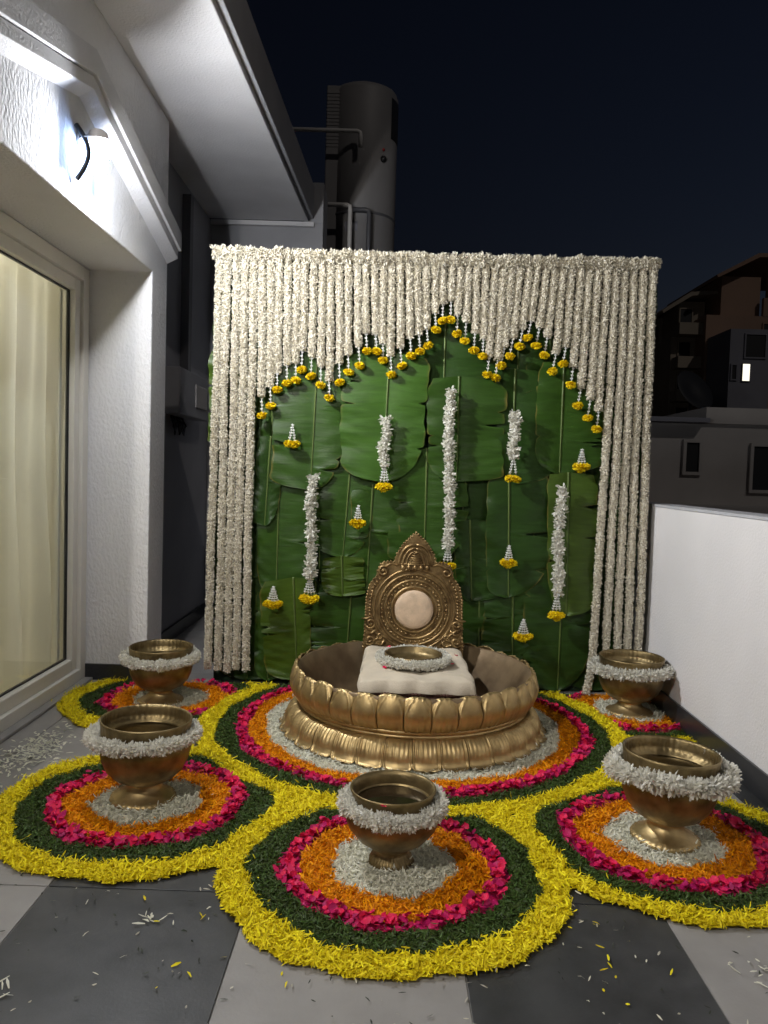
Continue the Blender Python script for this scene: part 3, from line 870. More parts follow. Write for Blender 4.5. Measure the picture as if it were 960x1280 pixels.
def cluster(t, x, z, y, n=3, r=0.019):
    """yellow heads bunched together at the end of the bud cords"""
    pos = {3: [(-r, 0.0), (r, 0.001), (0, -0.011)], 2: [(-r * 0.8, 0), (r * 0.85, -0.003)], 4: [(-r * 1.4, 0.001), (-r * 0.4, -0.008), (r * 0.5, -0.007), (r * 1.45, 0.0)]}[n]
    for i, (dx, dz) in enumerate(pos):
        link('yellow_flower', BALLS[(i + n) % 4], t, (x + dx, y - 0.004 * (i % 2), z + dz), (random.uniform(-.4, .4), random.uniform(-.4, .4), random.random() * 6))
    return pos


def hang_cords(t, x, z, y, pos, h):
    for (dx, dz) in pos:
        c = link('bud_cord', CORD_S, t, (x, y, z))
        c.scale = (1.0, 1.0, h / 0.072)
        c.rotation_euler = (0, math.atan2(-dx, h), 0)


PYD = 3.957
small = [(-0.506, 1.37, 2, 'hanging at upper left near the long strands'), (-0.156, 0.964, 3, 'hanging left of the centre above the basin'), (-0.585, 0.53, 4, 'hanging lowest at the left beside the long strands'),
         (0.628, 0.781, 3, 'hanging right of the centre halfway down'), (0.982, 1.287, 3, 'hanging at upper right near the long strands'), (0.717, 0.399, 4, 'hanging lowest at the right above the basin rim')]
for x, zt, n, where in small:
    t = empty('flower_tassel', (x, PYD, zt), f'small white bud tassel with yellow flowers {where}', 'tassel', 'small tassels on the leaves')
    h = 0.088 if n != 2 else 0.098
    pos = cluster(t, 0, -h - 0.004, 0, n)
    hang_cords(t, 0, 0, 0, pos, h)
longs = [(-0.392, 1.106, -0.396, 0.473, 4, 'at the left, reaching low beside the basin'), (-0.029, 1.417, -0.027, 1.063, 3, 'short, upper left of the centre'), (0.298, 1.569, 0.312, 0.663, 3, 'longest, in the centre'),
         (0.63, 1.465, 0.631, 1.124, 2, 'short, upper right of the centre'), (0.88, 1.091, 0.882, 0.426, 3, 'at the right, reaching low beside the strands')]
for x, zt, x2, zb, n, where in longs:
    t = empty('hanging_garland', (x, PYD - 0.012, zt), f'loose white jasmine garland with yellow flowers {where}', 'garland', 'jasmine garlands on the leaves')
    zc = zb + 0.10 - zt
    path = [((x2 - x) * s + 0.006 * math.sin(7 * s + x * 9), 0.003 * math.sin(11 * s), zc * s) for s in np.linspace(0, 1, 14)]
    V, F, R = garland(path, 0.031, 1500, 0.021, 0.0058, jitter=0.45, inner=0.35, lumps=0.2)
    link('jasmine_string', mesh_np('jasmine_string', V, F, M['jasmine'], False, R), t)
    pos = cluster(t, x2 - x, zb - zt, 0, n)
    hang_cords(t, x2 - x, zc + 0.02, 0, pos, 0.10)

# ================================================================== BASIN
BC = (0.135, 3.41)
bas = empty('lotus_basin', (*BC, 0), 'large brass basin with two tiers of lotus petals', 'basin')
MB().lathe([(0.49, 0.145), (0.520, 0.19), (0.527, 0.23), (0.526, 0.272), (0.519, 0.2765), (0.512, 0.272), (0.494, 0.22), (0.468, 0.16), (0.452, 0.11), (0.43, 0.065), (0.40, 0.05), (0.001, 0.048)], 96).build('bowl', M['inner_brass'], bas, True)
MB().lathe([(0.48, 0.152), (0.508, 0.150), (0.5165, 0.144), (0.5165, 0.136), (0.509, 0.130), (0.503, 0.128), (0.508, 0.124), (0.509, 0.117), (0.503, 0.112), (0.47, 0.111)], 96).build('waist_ridge', M['brass'], bas, True)
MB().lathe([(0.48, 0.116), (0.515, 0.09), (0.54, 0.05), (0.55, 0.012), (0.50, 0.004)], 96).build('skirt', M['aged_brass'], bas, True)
NP = 32


def basin_petal(upper):
    nu, nv = 32, 18
    a0 = PI / NP * 1.0
    V = []
    for j in range(nv + 1):
        t = j / nv
        e = 0.80
        pr = 1.0 if (t < e or upper) else max(0.03, 1 - ((t - e) / (1 - e)) ** 2.6) ** 0.5
        arch = 1.0 if t < 0.42 else max(0.0, 1 - ((t - 0.42) / 0.58) ** 2.3) ** 0.55
        for i in range(nu + 1):
            s = -1 + 2 * i / nu
            ang = a0 * s * pr
            if upper:
                z = 0.140 + (0.135 + 0.012 * (1 - s * s)) * t
                r = 0.506 + 0.040 * math.sin(min(1.0, t * 1.7) * PI * 0.5) ** 0.7 - 0.020 * t ** 3
                q = abs(s) - 0.93 * arch
                if q < 0: r += 0.010 * (1 - (s / max(0.05, arch)) ** 2) * math.sin(PI * min(1, t * 0.8 + 0.15))
                else: r -= 0.004
                r += 0.0085 * math.exp(-(q / 0.085) ** 2)
                r += 0.0024 * math.cos(s * 15) * max(0, 0.6 - t) * 1.6 * (abs(s) < 0.8)
            else:
                z = 0.118 - 0.108 * t + (0.010 * max(0, t - 0.88) / 0.12)
                r = 0.505 + 0.050 * math.sin(min(1.0, t * 1.35) * PI / 2) ** 0.6 + 0.030 * max(0, (t - 0.66) / 0.34) ** 1.6
                r += 0.013 * (1 - s * s) * math.sin(PI * min(1, 0.15 + t * 0.72))
                r += 0.0125 * math.exp(-((abs(s) - 0.96) / 0.075) ** 2)
                r += 0.0028 * math.cos(s * 19) * max(0, 1 - abs(t - 0.28) / 0.45) * (abs(s) < 0.85)
            V.append((r * math.cos(ang), r * math.sin(ang), z))
    F = np.array([(j * (nu + 1) + i, j * (nu + 1) + i + 1, (j + 1) * (nu + 1) + i + 1, (j + 1) * (nu + 1) + i) for j in range(nv) for i in range(nu)])
    if not upper: F = F[:, ::-1]
    return mesh_np('petal', np.array(V), F, M['brass'], True)


UP, LO = basin_petal(True), basin_petal(False)
for k in range(NP):
    for me, off, nm in ((UP, 0.0, 'upper_petal'), (LO, 0.35, 'lower_petal')):
        p = link(nm, me, bas, (0, 0, 0), (0, 0, 2 * PI * (k + off) / NP))
        p.scale = (1 + random.uniform(-.004, .004),) * 2 + (1 + random.uniform(-.02, .02),)
        sd = p.modifiers.new('thickness', 'SOLIDIFY'); sd.thickness = 0.004; sd.offset = -1

# ------------------------------------------------------------------ throne seat
TX, TY = 0.140, 3.74
th = empty('throne_seat', (TX, TY, 0.048), 'carved bronze throne seat with pointed back plate inside the basin', 'seat')
Z0 = 0.048
half = [(0.236, 0.12), (0.246, 0.24), (0.248, 0.293), (0.242, 0.35), (0.241, 0.40), (0.238, 0.519), (0.225, 0.579), (0.205, 0.61), (0.190, 0.6255), (0.187, 0.652), (0.172, 0.685), (0.155, 0.696), (0.138, 0.699), (0.105, 0.699), (0.092, 0.739), (0.0585, 0.792), (0.025, 0.825), (0.0, 0.845)]
outl = [(-x, z - Z0) for x, z in half] + [(x, z - Z0) for x, z in half[-2::-1]]
TILT = -0.05
back = MB().prism(outl, 1, -0.010, 0.012).build('back_plate', M['bronze'], th, bevel=0.004, rot=(TILT, 0, 0))
bp_ = lambda mb, name, m, smooth=True: mb.build(name, m, back, smooth)
DZ = 0.467 - Z0
circ = lambda r, n=40, cx=0.0, cz=DZ, y=-0.011: [(cx + r * math.cos(2 * PI * i / n), y, cz + r * math.sin(2 * PI * i / n)) for i in range(n + 1)]
for r, w in ((0.110, 0.008), (0.143, 0.007), (0.173, 0.0075), (0.198, 0.006)):
    bp_(MB().tube(circ(r), w, 8, False), 'ring', M['bronze'])
for r, n, w in ((0.126, 34, 0.0075), (0.159, 46, 0.0065)):
    b = MB()
    for i in range(n):
        a = 2 * PI * i / n
        b.ball((r * math.cos(a), -0.011, DZ + r * math.sin(a)), w, 6, 4, 1, 0.8, 1)
    bp_(b, 'bead_ring', M['bronze'])
# round fabric pad
b = MB()
prof = [(0.0935, -0.010), (0.095, -0.020), (0.090, -0.029), (0.078, -0.034), (0.05, -0.037), (0.001, -0.038)]
lt = MB().lathe(prof, 40)
b.add([(p[0], p[2], DZ + p[1]) for p in lt.v], [q[::-1] for q in lt.f])
bp_(b, 'fabric_pad', M['pad_fabric'])
# border beads along the outline
b = MB()
pts = [Vector((x, 0, zz)) for x, zz in outl if True]
for i in range(len(pts) - 1):
    d = (pts[i + 1] - pts[i]); n = max(1, int(d.length / 0.0145))
    for k in range(n):
        p = pts[i] + d * (k / n)
        if p.z > 0.22: b.ball((p.x * 0.985, -0.007, p.z), 0.0068, 6, 4)
bp_(b, 'bead_border', M['bronze'])
for sgn in (-1, 1):
    b = MB()
    for i in range(len(pts) - 1):
        d = (pts[i + 1] - pts[i]); n = max(1, int(d.length / 0.017))
        for k in range(n):
            p = pts[i] + d * (k / n)
            q = Vector((0, 0, DZ)) + (p - Vector((0, 0, DZ))) * 0.90
            if 0.30 < p.z < 0.63 and p.x * sgn > 0: b.ball((q.x, -0.011, q.z), 0.008, 6, 4)
    bp_(b, 'stud_row', M['bronze'])


def spiral(cx, cz, r0, turns, a0, sgn, w=0.0075, tail=None):
    pth, rs = [], []
    if tail:
        for k in range(6):
            s = k / 6
            e = (cx + r0 * math.cos(a0), cz + r0 * math.sin(a0))
            pth.append((tail[0] + (e[0] - tail[0]) * s, -0.012, tail[1] + (e[1] - tail[1]) * s + 0.012 * math.sin(PI * s))); rs.append(w * (0.5 + 0.5 * s))
    n = int(20 * turns)
    for i in range(n + 1):
        s = i / n
        a = a0 + sgn * turns * 2 * PI * s
        r = r0 * (1 - 0.82 * s)
        pth.append((cx + r * math.cos(a), -0.012 - 0.004 * s, cz + r * math.sin(a))); rs.append(w)
    return MB().tube(pth, rs, 7)


for s in (-1, 1):
    bp_(spiral(s * 0.212, 0.345, 0.026, 1.4, PI / 2 - s * 2.2, -s, 0.0085, (s * 0.135, 0.245)), 'scroll', M['bronze'])
    bp_(spiral(s * 0.212, 0.262, 0.026, 1.4, PI / 2 - s * 2.0, -s, 0.0085, (s * 0.12, 0.215)), 'scroll', M['bronze'])
    bp_(spiral(s * 0.155, 0.602, 0.026, 1.3, PI / 2 + s * 0.4, -s, 0.008, (s * 0.085, 0.632)), 'scroll', M['bronze'])
    bp_(spiral(s * 0.165, 0.285, 0.018, 1.2, PI / 2 - s * 2.0, -s, 0.006, (s * 0.10, 0.26)), 'scroll', M['bronze'])
    # pointed arch ribs of the finial
    for q, w in ((0.082, 0.0075), (0.062, 0.006), (0.044, 0.005)):
        top_z = 0.785 - Z0 if q > 0.07 else (0.765 - Z0 if q > 0.05 else 0.748 - Z0)
        zb = 0.684 - Z0
        bp_(MB().tube([(s * q * math.cos(t * PI / 2) ** 0.8, -0.012, zb + (top_z - zb) * math.sin(t * PI / 2) ** 1.15) for t in np.linspace(0, 0.995, 12)], w, 7), 'arch_rib', M['bronze'])
for k in range(6):
    w = 0.037 - 0.0055 * k
    bp_(MB().tube([(-w, -0.012, 0.650 + 0.0105 * k), (w, -0.012, 0.650 + 0.0105 * k)], 0.0038, 6), 'finial_rib', M['bronze'])
for k in range(5):
    bp_(MB().ball(((k - 2) * 0.030, -0.012, 0.622), 0.0125, 8, 6, 1, 0.8, 1.35), 'bulb_ornament', M['bronze'])
bp_(MB().tube([(-0.09, -0.012, 0.640), (0.09, -0.012, 0.640)], 0.0045, 6), 'arch_rib', M['bronze'])
for s in (-1, 1):
    for q in range(5):
        a = PI / 2 + s * (1.75 + 0.16 * q)
        bp_(MB().tube([(0.205 * math.cos(a), -0.012, DZ + 0.205 * math.sin(a)), (0.235 * math.cos(a + s * .05), -0.013, DZ + 0.232 * math.sin(a + s * .05)), (0.262 * math.cos(a + s * .02), -0.012, DZ + 0.255 * math.sin(a + s * 0.02))], [0.005, 0.0085, 0.003], 7), 'leaf_ornament', M['bronze'])
# seat box under the cushion
MB().box(-0.232, 0.236, -0.665, -0.02, 0.0, 0.185).build('seat_base', M['maroon'], th, bevel=0.008)
b = MB()
for k in range(34):
    b.ball((-0.232 + 0.468 * k / 33, -0.668, 0.193), 0.0085, 6, 4, 1.25, 1, 1)
b.build('beaded_edge', M['maroon'], th, True)

# cushion
nu = 56
V = []
cx0, cx1, cy0, cy1 = -0.095, 0.372, 3.062, 3.705
P = []
for j in range(nu + 1):
    for i in range(nu + 1):
        s = -1 + 2 * i / nu; t = -1 + 2 * j / nu
        fl = 1 + 0.05 * (1 - (t + 1) / 2)
        x = (cx0 + cx1) / 2 + (cx1 - cx0) / 2 * s * fl
        y = (cy0 + cy1) / 2 + (cy1 - cy0) / 2 * t
        ed = (1 - abs(s) ** 14) * (1 - abs(t) ** 16)
        z = 0.248 + 0.052 * max(0, ed) ** 0.28
        z += 0.004 * math.sin(7 * s + 3 * t) * ed + 0.0035 * math.sin(5 * t - 2 * s + 1) * ed
        z += 0.0045 * math.sin(19 * s + 7 * t * s + 3) * max(0, -t) ** 5 * ed + 0.003 * math.sin(11 * s - 9 * t) * max(0, abs(s) - 0.5) * 2 * ed
        y += 0.006 * math.sin(13 * s + 2) * max(0, -t) ** 8; x += 0.005 * math.sin(9 * t + 1) * abs(s) ** 8 * (1 if s > 0 else -1)
        z += 0.0035 * math.sin(16 * (s * 0.8 + t) + 1.5 * math.sin(5 * s)) * max(0, -t - 0.25) * ed
        P.append((x, y, z))
F = [(j * (nu + 1) + i, j * (nu + 1) + i + 1, (j + 1) * (nu + 1) + i + 1, (j + 1) * (nu + 1) + i) for j in range(nu) for i in range(nu)]
n0 = len(P)
P += [(p[0], p[1], 0.2455) for p in P]
F += [tuple(n0 + k for k in q[::-1]) for q in F]
ring = [i for i in range(nu + 1)] + [(j * (nu + 1) + nu) for j in range(1, nu + 1)] + [nu * (nu + 1) + i for i in range(nu - 1, -1, -1)] + [j * (nu + 1) for j in range(nu - 1, 0, -1)]
F += [(ring[k], n0 + ring[k], n0 + ring[(k + 1) % len(ring)], ring[(k + 1) % len(ring)]) for k in range(len(ring))]
cu = np.array(P); c0 = np.array([0.138, 3.38, 0.2455])
tag(link('seat_cushion', mesh_np('seat_cushion', cu - c0, np.array(F), M['fabric'], True), None, c0), 'cream cloth cushion on the throne seat in the basin', 'cushion')

# bowl and flower ring on the cushion
bo = empty('shallow_bowl', (0.128, 3.345, 0.302), 'shallow brass bowl on the cream cushion', 'bowl')
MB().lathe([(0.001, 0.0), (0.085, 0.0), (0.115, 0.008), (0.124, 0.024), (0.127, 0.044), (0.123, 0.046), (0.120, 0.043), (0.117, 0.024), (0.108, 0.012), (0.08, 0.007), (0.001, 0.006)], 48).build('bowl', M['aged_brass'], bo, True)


def flower_ring(c, z, R, r, label, wav=0.0, per=2600, tiltx=0.0, tilty=0.0, pl=0.02, pw=0.0045):
    n = 64
    ph = random.random() * 6
    path = [((R + wav * math.sin(3 * a + ph)) * math.cos(a), (R + wav * math.sin(3 * a + ph)) * math.sin(a), wav * 1.2 * math.sin(2 * a + ph * 2) + tiltx * math.cos(a) + tilty * math.sin(a)) for a in np.linspace(0, 2 * PI, n + 1)[:-1]]
    V, F, Rn = garland(path, r, per, pl, pw, closed=True, inner=0.48, lumps=0.14, jitter=0.35)
    q = np.hypot(V[:, 0], V[:, 1]); k = np.maximum(1.0, (R - r * 0.95) / q)      # blossoms rest against the metal
    V[:, 0] *= k; V[:, 1] *= k
    return tag(link('flower_ring', mesh_np('flower_ring', V, F, M['jasmine'], False, Rn), None, (*c, z)), label, 'flower ring', 'white flower rings')


flower_ring((0.128, 3.345), 0.326, 0.146, 0.022, 'white flower ring round the shallow bowl on the cushion', 0.0015, 6000, 0, 0, 0.012, 0.0027)

# ================================================================== URNS
def urn(kind, c, H, R, label, rz=0.0, tx=0.0, ty=0.0):
    t = empty('brass_urn', (*c, 0.006), label, 'urn', 'brass urns in the flower circles', rz)
    t.rotation_euler = (tx, ty, rz)
    k = R / 0.146
    h = H / 0.28
    if kind == 'collar':
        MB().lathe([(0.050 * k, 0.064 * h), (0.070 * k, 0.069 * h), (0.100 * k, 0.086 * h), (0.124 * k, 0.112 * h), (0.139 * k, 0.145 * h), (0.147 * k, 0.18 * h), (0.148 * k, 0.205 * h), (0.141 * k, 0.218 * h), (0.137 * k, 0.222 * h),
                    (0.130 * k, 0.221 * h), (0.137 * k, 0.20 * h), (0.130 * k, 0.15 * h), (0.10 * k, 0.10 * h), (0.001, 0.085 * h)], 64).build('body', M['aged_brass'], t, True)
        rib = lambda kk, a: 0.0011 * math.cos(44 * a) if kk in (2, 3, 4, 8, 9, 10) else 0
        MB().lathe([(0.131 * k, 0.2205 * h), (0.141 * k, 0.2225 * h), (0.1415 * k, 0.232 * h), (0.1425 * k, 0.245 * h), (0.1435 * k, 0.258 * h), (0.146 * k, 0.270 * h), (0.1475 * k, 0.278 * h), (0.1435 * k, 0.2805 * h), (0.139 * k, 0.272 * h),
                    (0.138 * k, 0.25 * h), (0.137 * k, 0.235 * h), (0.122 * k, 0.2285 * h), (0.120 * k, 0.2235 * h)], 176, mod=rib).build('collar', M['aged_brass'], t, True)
        fm = lambda kk, a: 0.0016 * math.cos(36 * a) if kk in (2, 3) else 0
        MB().lathe([(0.001, 0.0), (0.100 * k, 0.0), (0.107 * k, 0.006 * h), (0.103 * k, 0.016 * h), (0.092 * k, 0.020 * h), (0.074 * k, 0.028 * h), (0.058 * k, 0.042 * h), (0.050 * k, 0.056 * h), (0.052 * k, 0.0635 * h), (0.055 * k, 0.066 * h), (0.001, 0.066 * h)], 144, mod=fm).build('foot', M['brass'], t, True)
    else:
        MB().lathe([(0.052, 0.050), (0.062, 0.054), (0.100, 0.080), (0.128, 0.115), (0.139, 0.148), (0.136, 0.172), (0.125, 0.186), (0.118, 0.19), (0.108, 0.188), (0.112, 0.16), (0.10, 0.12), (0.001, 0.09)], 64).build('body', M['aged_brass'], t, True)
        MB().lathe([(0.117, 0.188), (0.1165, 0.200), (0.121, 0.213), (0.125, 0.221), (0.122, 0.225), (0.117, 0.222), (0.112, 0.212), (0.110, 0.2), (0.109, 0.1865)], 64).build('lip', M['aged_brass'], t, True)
        fm = lambda kk, a: 0.0018 * math.cos(36 * a) if kk in (1, 2, 3) else 0
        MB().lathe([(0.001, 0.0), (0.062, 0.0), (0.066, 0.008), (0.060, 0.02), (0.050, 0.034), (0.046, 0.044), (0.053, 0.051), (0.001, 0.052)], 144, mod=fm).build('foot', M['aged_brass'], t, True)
    return t


C_F, C_L, C_R, C_LB, C_RB = (0.045, 2.155), (-0.775, 2.52), (0.895, 2.37), (-1.03, 3.68), (1.215, 3.72)
urn('lip', (0.038, 2.175), 0.222, 0.123, 'round brass urn at the front centre holding dark water')
urn('collar', (-0.800, 2.545), 0.28, 0.149, 'brass urn in the left front flower circle near the door', ty=0.03)
urn('collar', (0.902, 2.375), 0.285, 0.146, 'brass urn in the right front flower circle', 0.4, ty=0.03)
urn('collar', (-1.065, 3.63), 0.27, 0.148, 'brass urn at the back left beside the white pier', 0.2)
urn('collar', (1.195, 3.68), 0.28, 0.152, 'brass urn at the back right against the parapet wall', 0.9)
wt = MB().lathe([(0.106, 0.0), (0.05, 0.0), (0.001, 0.0)], 40).build('water', M['water'], None, True, (0.038, 2.175, 0.190))
tag(wt, 'dark water filling the front centre urn', 'water')
flower_ring((0.038, 2.175), 0.184, 0.136, 0.027, 'fluffy white flower ring round the front centre urn', 0.002, 6500, 0, 0, 0.013, 0.0026)
flower_ring((-0.800, 2.545), 0.233, 0.166, 0.026, 'white flower ring on the left front urn near the door', 0.004, 6000, 0.0, 0.0, 0.013, 0.0028)
flower_ring((0.902, 2.375), 0.236, 0.170, 0.025, 'ragged white flower ring on the right front urn', 0.006, 3600, 0.0, -0.004, 0.020, 0.0040)
flower_ring((-1.065, 3.63), 0.224, 0.164, 0.025, 'white flower ring on the back left urn beside the pier', 0.003, 5000, 0, 0, 0.013, 0.0030)
flower_ring((1.195, 3.68), 0.231, 0.168, 0.023, 'ragged white flower ring on the back right urn by the parapet', 0.004, 3400, 0, 0, 0.018, 0.0038)

# ================================================================== FLOWER CARPET
BR = [(0.0, 0.655), (0.655, 0.73), (0.73, 0.782), (0.782, 0.862), (0.862, 0.945)]           # basin bands
OR_ = [(0.0, 0.178), (0.178, 0.270), (0.270, 0.325), (0.325, 0.415), (0.415, 0.502)]         # outer circles
OR_R = [(0.0, 0.178), (0.178, 0.268), (0.268, 0.322), (0.322, 0.40), (0.40, 0.465)]
NAMES = ['white_petal_band', 'orange_petal_band', 'rose_petal_band', 'green_leaf_band', 'yellow_petal_band']
MATS = ['white_petal', 'orange_petal', 'rose', 'green_leaf', 'yellow_petal']
circles = [(BC, BR, 'flower petal carpet in rings round the lotus basin'), (C_F, OR_, 'flower petal circle at the front centre'), (C_L, OR_, 'flower petal circle at the left front by the door'),
           (C_R, OR_R, 'flower petal circle at the right front by the parapet'), (C_LB, OR_, 'partly hidden flower petal circle at the back left'), (C_RB, OR_, 'partly hidden flower petal circle at the back right')]


def wob(ang, seed):
    return 0.007 * np.sin(5 * ang + seed) + 0.005 * np.sin(11 * ang + 2.3 * seed) + 0.004 * np.sin(23 * ang + 3.1 * seed)


def inside(x, y, ci, b):
    (c, bands, _) = circles[ci]
    dx, dy = x - c[0], y - c[1]
    r = np.hypot(dx, dy); a = np.arctan2(dy, dx)
    r0, r1 = bands[b]
    ok = (r < r1 + wob(a, ci * 1.7 + b))
    if b > 0: ok &= r >= r0 + wob(a, ci * 1.7 + b - 1)
    ok &= (y < 3.965) & (x < PX - 0.02) & (x > -1.535)
    ok &= ~((x < -1.23) & (y > 3.97))
    for k in range(ci):                       # earlier circles lie on top of later ones
        (c2, b2, _) = circles[k]
        d2 = np.hypot(x - c2[0], y - c2[1]); a2 = np.arctan2(y - c2[1], x - c2[0])
        ok &= d2 >= b2[4][1] + wob(a2, k * 1.7 + 4)
    if ci == 0 and b == 0: ok &= r > 0.50
    return ok


def sample(ci, b, n_per_m2):
    (c, bands, _) = circles[ci]
    r1 = bands[b][1] + 0.03
    n = int((2 * r1) ** 2 * n_per_m2)
    x = c[0] + (rng.random(n) * 2 - 1) * r1
    y = c[1] + (rng.random(n) * 2 - 1) * r1
    k = inside(x, y, ci, b)
    return x[k], y[k]


def flat_petals(x, y, zb, ln, w, tilt, bend, prof=(0.45, 1, 0.35), tm=0.55, zspread=0.012):
    n = len(x)
    th = rng.random(n) * 2 * PI
    el = rng.normal(tilt, 0.38, n)
    D = np.stack([np.cos(th) * np.cos(el), np.sin(th) * np.cos(el), np.sin(el)], 1)
    Nn = nrm(np.stack([rng.normal(0, 0.45, n), rng.normal(0, 0.45, n), np.ones(n)], 1))
    L_ = ln * (0.55 + 0.9 * rng.random(n))
    z = zb + rng.random(n) * zspread + np.maximum(0, -np.sin(el)) * L_
    B = np.stack([x, y, z], 1) - D * (L_ * 0.5)[:, None]
    B[:, 2] = np.maximum(B[:, 2], 0.003)
    V, F, R = petals(B, D, Nn, L_, w * (0.7 + 0.6 * rng.random(n)), rng.normal(bend, 0.2, n), prof, tm)
    V[:, 2] = np.maximum(V[:, 2], 0.002)
    return V, F, R


def base_sheet(ci, b):
    (c, bands, _) = circles[ci]
    r1 = bands[b][1] + 0.03
    s = 0.013
    g = np.arange(-r1, r1, s)
    gx, gy = np.meshgrid(c[0] + g, c[1] + g)
    gx, gy = gx.ravel(), gy.ravel()
    k = inside(gx, gy, ci, b)
    gx, gy = gx[k], gy[k]
    zz = 0.0045 + 0.003 * rng.random(len(gx)) + 0.0004 * b
    V = np.stack([np.stack([gx - s * .5, gy - s * .5, zz], 1), np.stack([gx + s * .5, gy - s * .5, zz + .001], 1), np.stack([gx + s * .5, gy + s * .5, zz], 1), np.stack([gx - s * .5, gy + s * .5, zz + .001], 1)], 1).reshape(-1, 3)
    F = np.arange(len(V)).reshape(-1, 4)
    return V, F, rng.random(len(F)) * 0.6


def rose_mesh(seed):
    r = random.Random(seed)
    V = []
    for j in range(4):
        t = j / 3
        w = [0.35, 0.95, 1.0, 0.45][j] * 0.013
        for i in range(3):
            s = i - 1
            V.append((s * w, (t - 0.5) * 0.027, 0.006 * s * s * r.uniform(0.3, 1.2) + 0.006 * (t - 0.4) ** 2 * 4 * r.uniform(-.5, 1.3) + r.uniform(-.001, .001)))
    F = np.array([(j * 3 + i, j * 3 + i + 1, j * 3 + i + 4, j * 3 + i + 3) for j in range(3) for i in range(2)])
    me = mesh_np('rose_petal', np.array(V), F, M['rose'], True, np.full(len(F), r.random()))
    return me


ROSE = [rose_mesh(i) for i in range(10)]
DENS = [44000, 46000, 5200, 46000, 44000]
DIM = [(0.016, 0.0022), (0.017, 0.0021), (0.019, 0.0085), (0.015, 0.0019), (0.019, 0.0023)]
for ci, (c, bands, lab) in enumerate(circles):
    t = empty('flower_carpet', (c[0], c[1], 0.0), lab, 'flower carpet', 'petal circles on the terrace floor')
    off = np.array([c[0], c[1], 0.0])
    for b in range(5):
        far = 0.8 if ci >= 4 else 1.0
        x, y = sample(ci, b, DENS[b] * far)
        if len(x) == 0: continue
        parts = [base_sheet(ci, b)]
        ln, w = DIM[b]
        if b == 2:
            parts.append(flat_petals(x, y, 0.008, ln, w, 0.0, 0.15, (0.45, 1, 0.6), 0.55, 0.012))
        else:
            hump = 0.007 if b in (1, 4) else 0.006
            parts.append(flat_petals(x, y, 0.007, ln, w, 0.12, 0.12, zspread=hump))
            # a few strays across the edges of the band
            k = rng.choice(len(x), max(6, len(x) // 60), replace=False)
            parts.append(flat_petals(x[k] + rng.normal(0, 0.018, len(k)), y[k] + rng.normal(0, 0.018, len(k)), 0.016, ln, w, 0.1, 0.1, zspread=0.006))
        V, F, R = join(parts)
        m_ = (V[:, 0] < PX - 0.016) & (V[:, 1] < 3.985)
        V[:, 0] = np.minimum(V[:, 0], PX - 0.016); V[:, 1] = np.minimum(V[:, 1], 3.985)
        band = link(NAMES[b], mesh_np(NAMES[b], V - off, F, M[MATS[b]], False, R), t)
        tag(band, kind='stuff')
        if b == 2:
            nmax = {0: 300, 1: 300, 2: 200, 3: 200, 4: 60, 5: 30}[ci]
            xx, yy = sample(ci, b, 2600)
            rr_ = np.hypot(xx - c[0], yy - c[1]); kk_ = (rr_ > bands[b][0] + 0.012) & (rr_ < bands[b][1] - 0.012)
            xx, yy = xx[kk_], yy[kk_]
            o_ = np.argsort(yy)[:nmax] if ci == 0 else rng.permutation(len(xx))[:nmax]
            for q in o_:
                s_ = random.uniform(0.65, 1.05)
                p = link('rose_petal', ROSE[int(q) % 10], band, (xx[q] - c[0], yy[q] - c[1], 0.0215 + 0.006 * random.random()), (random.uniform(-.5, .5), random.uniform(-.5, .5), random.random() * 6.28))
                p.scale = (s_, s_, s_)

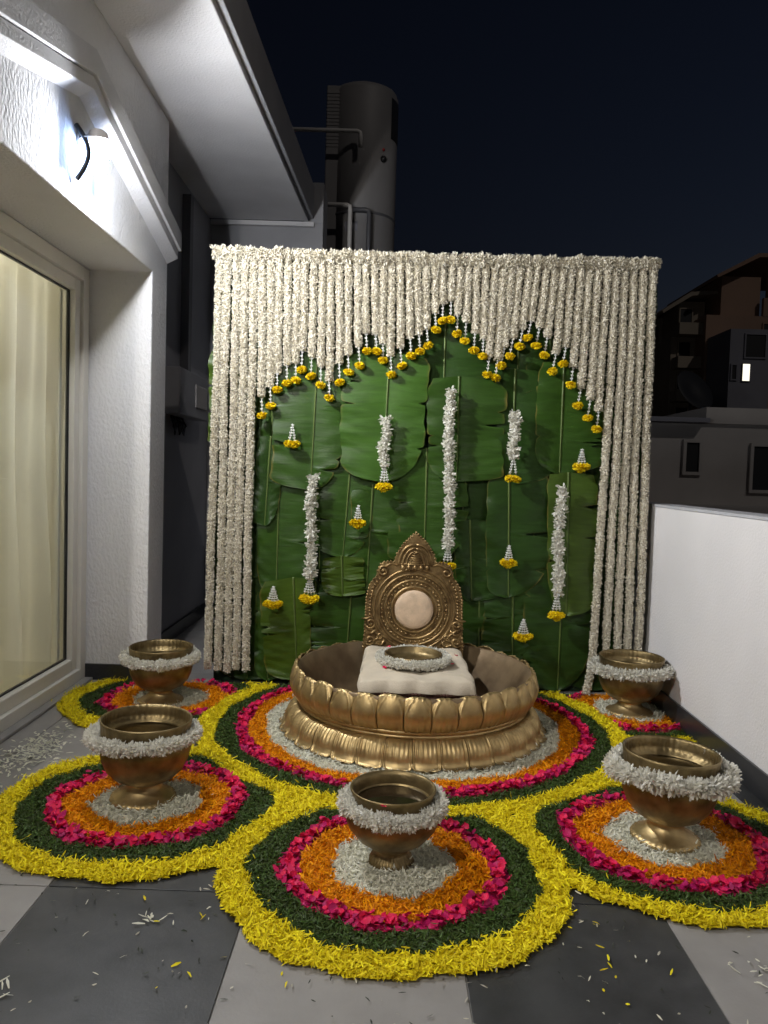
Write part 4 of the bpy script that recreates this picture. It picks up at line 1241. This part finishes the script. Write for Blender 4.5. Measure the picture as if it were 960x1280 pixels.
# ------------------------------------------------------------------ scattered petals
def scatter(name, xs, ys, m, ln, w, label, cat):
    V, F, R = flat_petals(np.array(xs), np.array(ys), 0.001, ln, w, 0.02, 0.05, zspread=0.002)
    V[:, 2] = np.clip(V[:, 2], 0.0012, 0.008)
    c = np.array([np.mean(xs), np.mean(ys), 0.0])
    o = link(name, mesh_np(name, V - c, F, M[m], False, R), None, c)
    return tag(o, label, cat, kind='stuff')


n = 150
scatter('scattered_petals', rng.uniform(-1.0, 1.3, n), rng.uniform(1.45, 2.05, n), 'pale_debris', 0.014, 0.0021, 'pale petal bits strewn over the front floor tiles', 'petals')
n = 150
scatter('scattered_leaf_bits', rng.uniform(-1.3, 1.3, n), rng.uniform(1.45, 2.1, n), 'dark_debris', 0.012, 0.0022, 'dark leaf shreds strewn over the front floor tiles', 'leaf bits')
n = 26
scatter('scattered_yellow_petals', np.concatenate([rng.normal(-0.45, 0.12, 13), rng.normal(0.55, 0.08, 13)]), rng.uniform(1.6, 2.0, n), 'yellow_petal', 0.016, 0.003, 'stray yellow petals beside the front petal circle', 'petals')
n = 420
scatter('white_petal_heap', rng.normal(-1.36, 0.055, n), rng.normal(2.94, 0.13, n), 'white_petal', 0.022, 0.004, 'loose heap of white petals beside the glass door', 'petals')
n = 26
scatter('white_petal_cluster', rng.normal(0.93, 0.05, n), rng.normal(1.72, 0.035, n), 'white_petal', 0.02, 0.003, 'few crushed white petals on the right front tile', 'petals')
n = 9
scatter('white_petal_cluster', rng.normal(-0.56, 0.02, n), rng.normal(1.86, 0.014, n), 'white_petal', 0.024, 0.0035, 'small white blossom dropped on the left dark tile', 'petals')
n = 12
scatter('white_petal_cluster', rng.normal(-0.82, 0.03, n), rng.normal(1.57, 0.03, n), 'white_petal', 0.026, 0.003, 'white petals at the lower left corner of the floor', 'petals')
for (x, y, zz, where) in ((0.005, 3.23, 0.305, 'left front of the cushion'), (0.33, 3.50, 0.304, 'right back of the cushion'), (0.02, 3.62, 0.305, 'left back of the cushion'), (0.300, 3.33, 0.304, 'beside the bowl ring at right'), (0.010, 2.045, 0.226, 'rim of the front urn flower ring')):
    p = link('red_rose_petal', ROSE[3], None, (x, y, zz), (random.uniform(-.2, .2), random.uniform(-.2, .2), random.random() * 6))
    p.scale = (0.7, 0.7, 0.7)
    tag(p, f'single red rose petal lying on the {where}', 'petal')
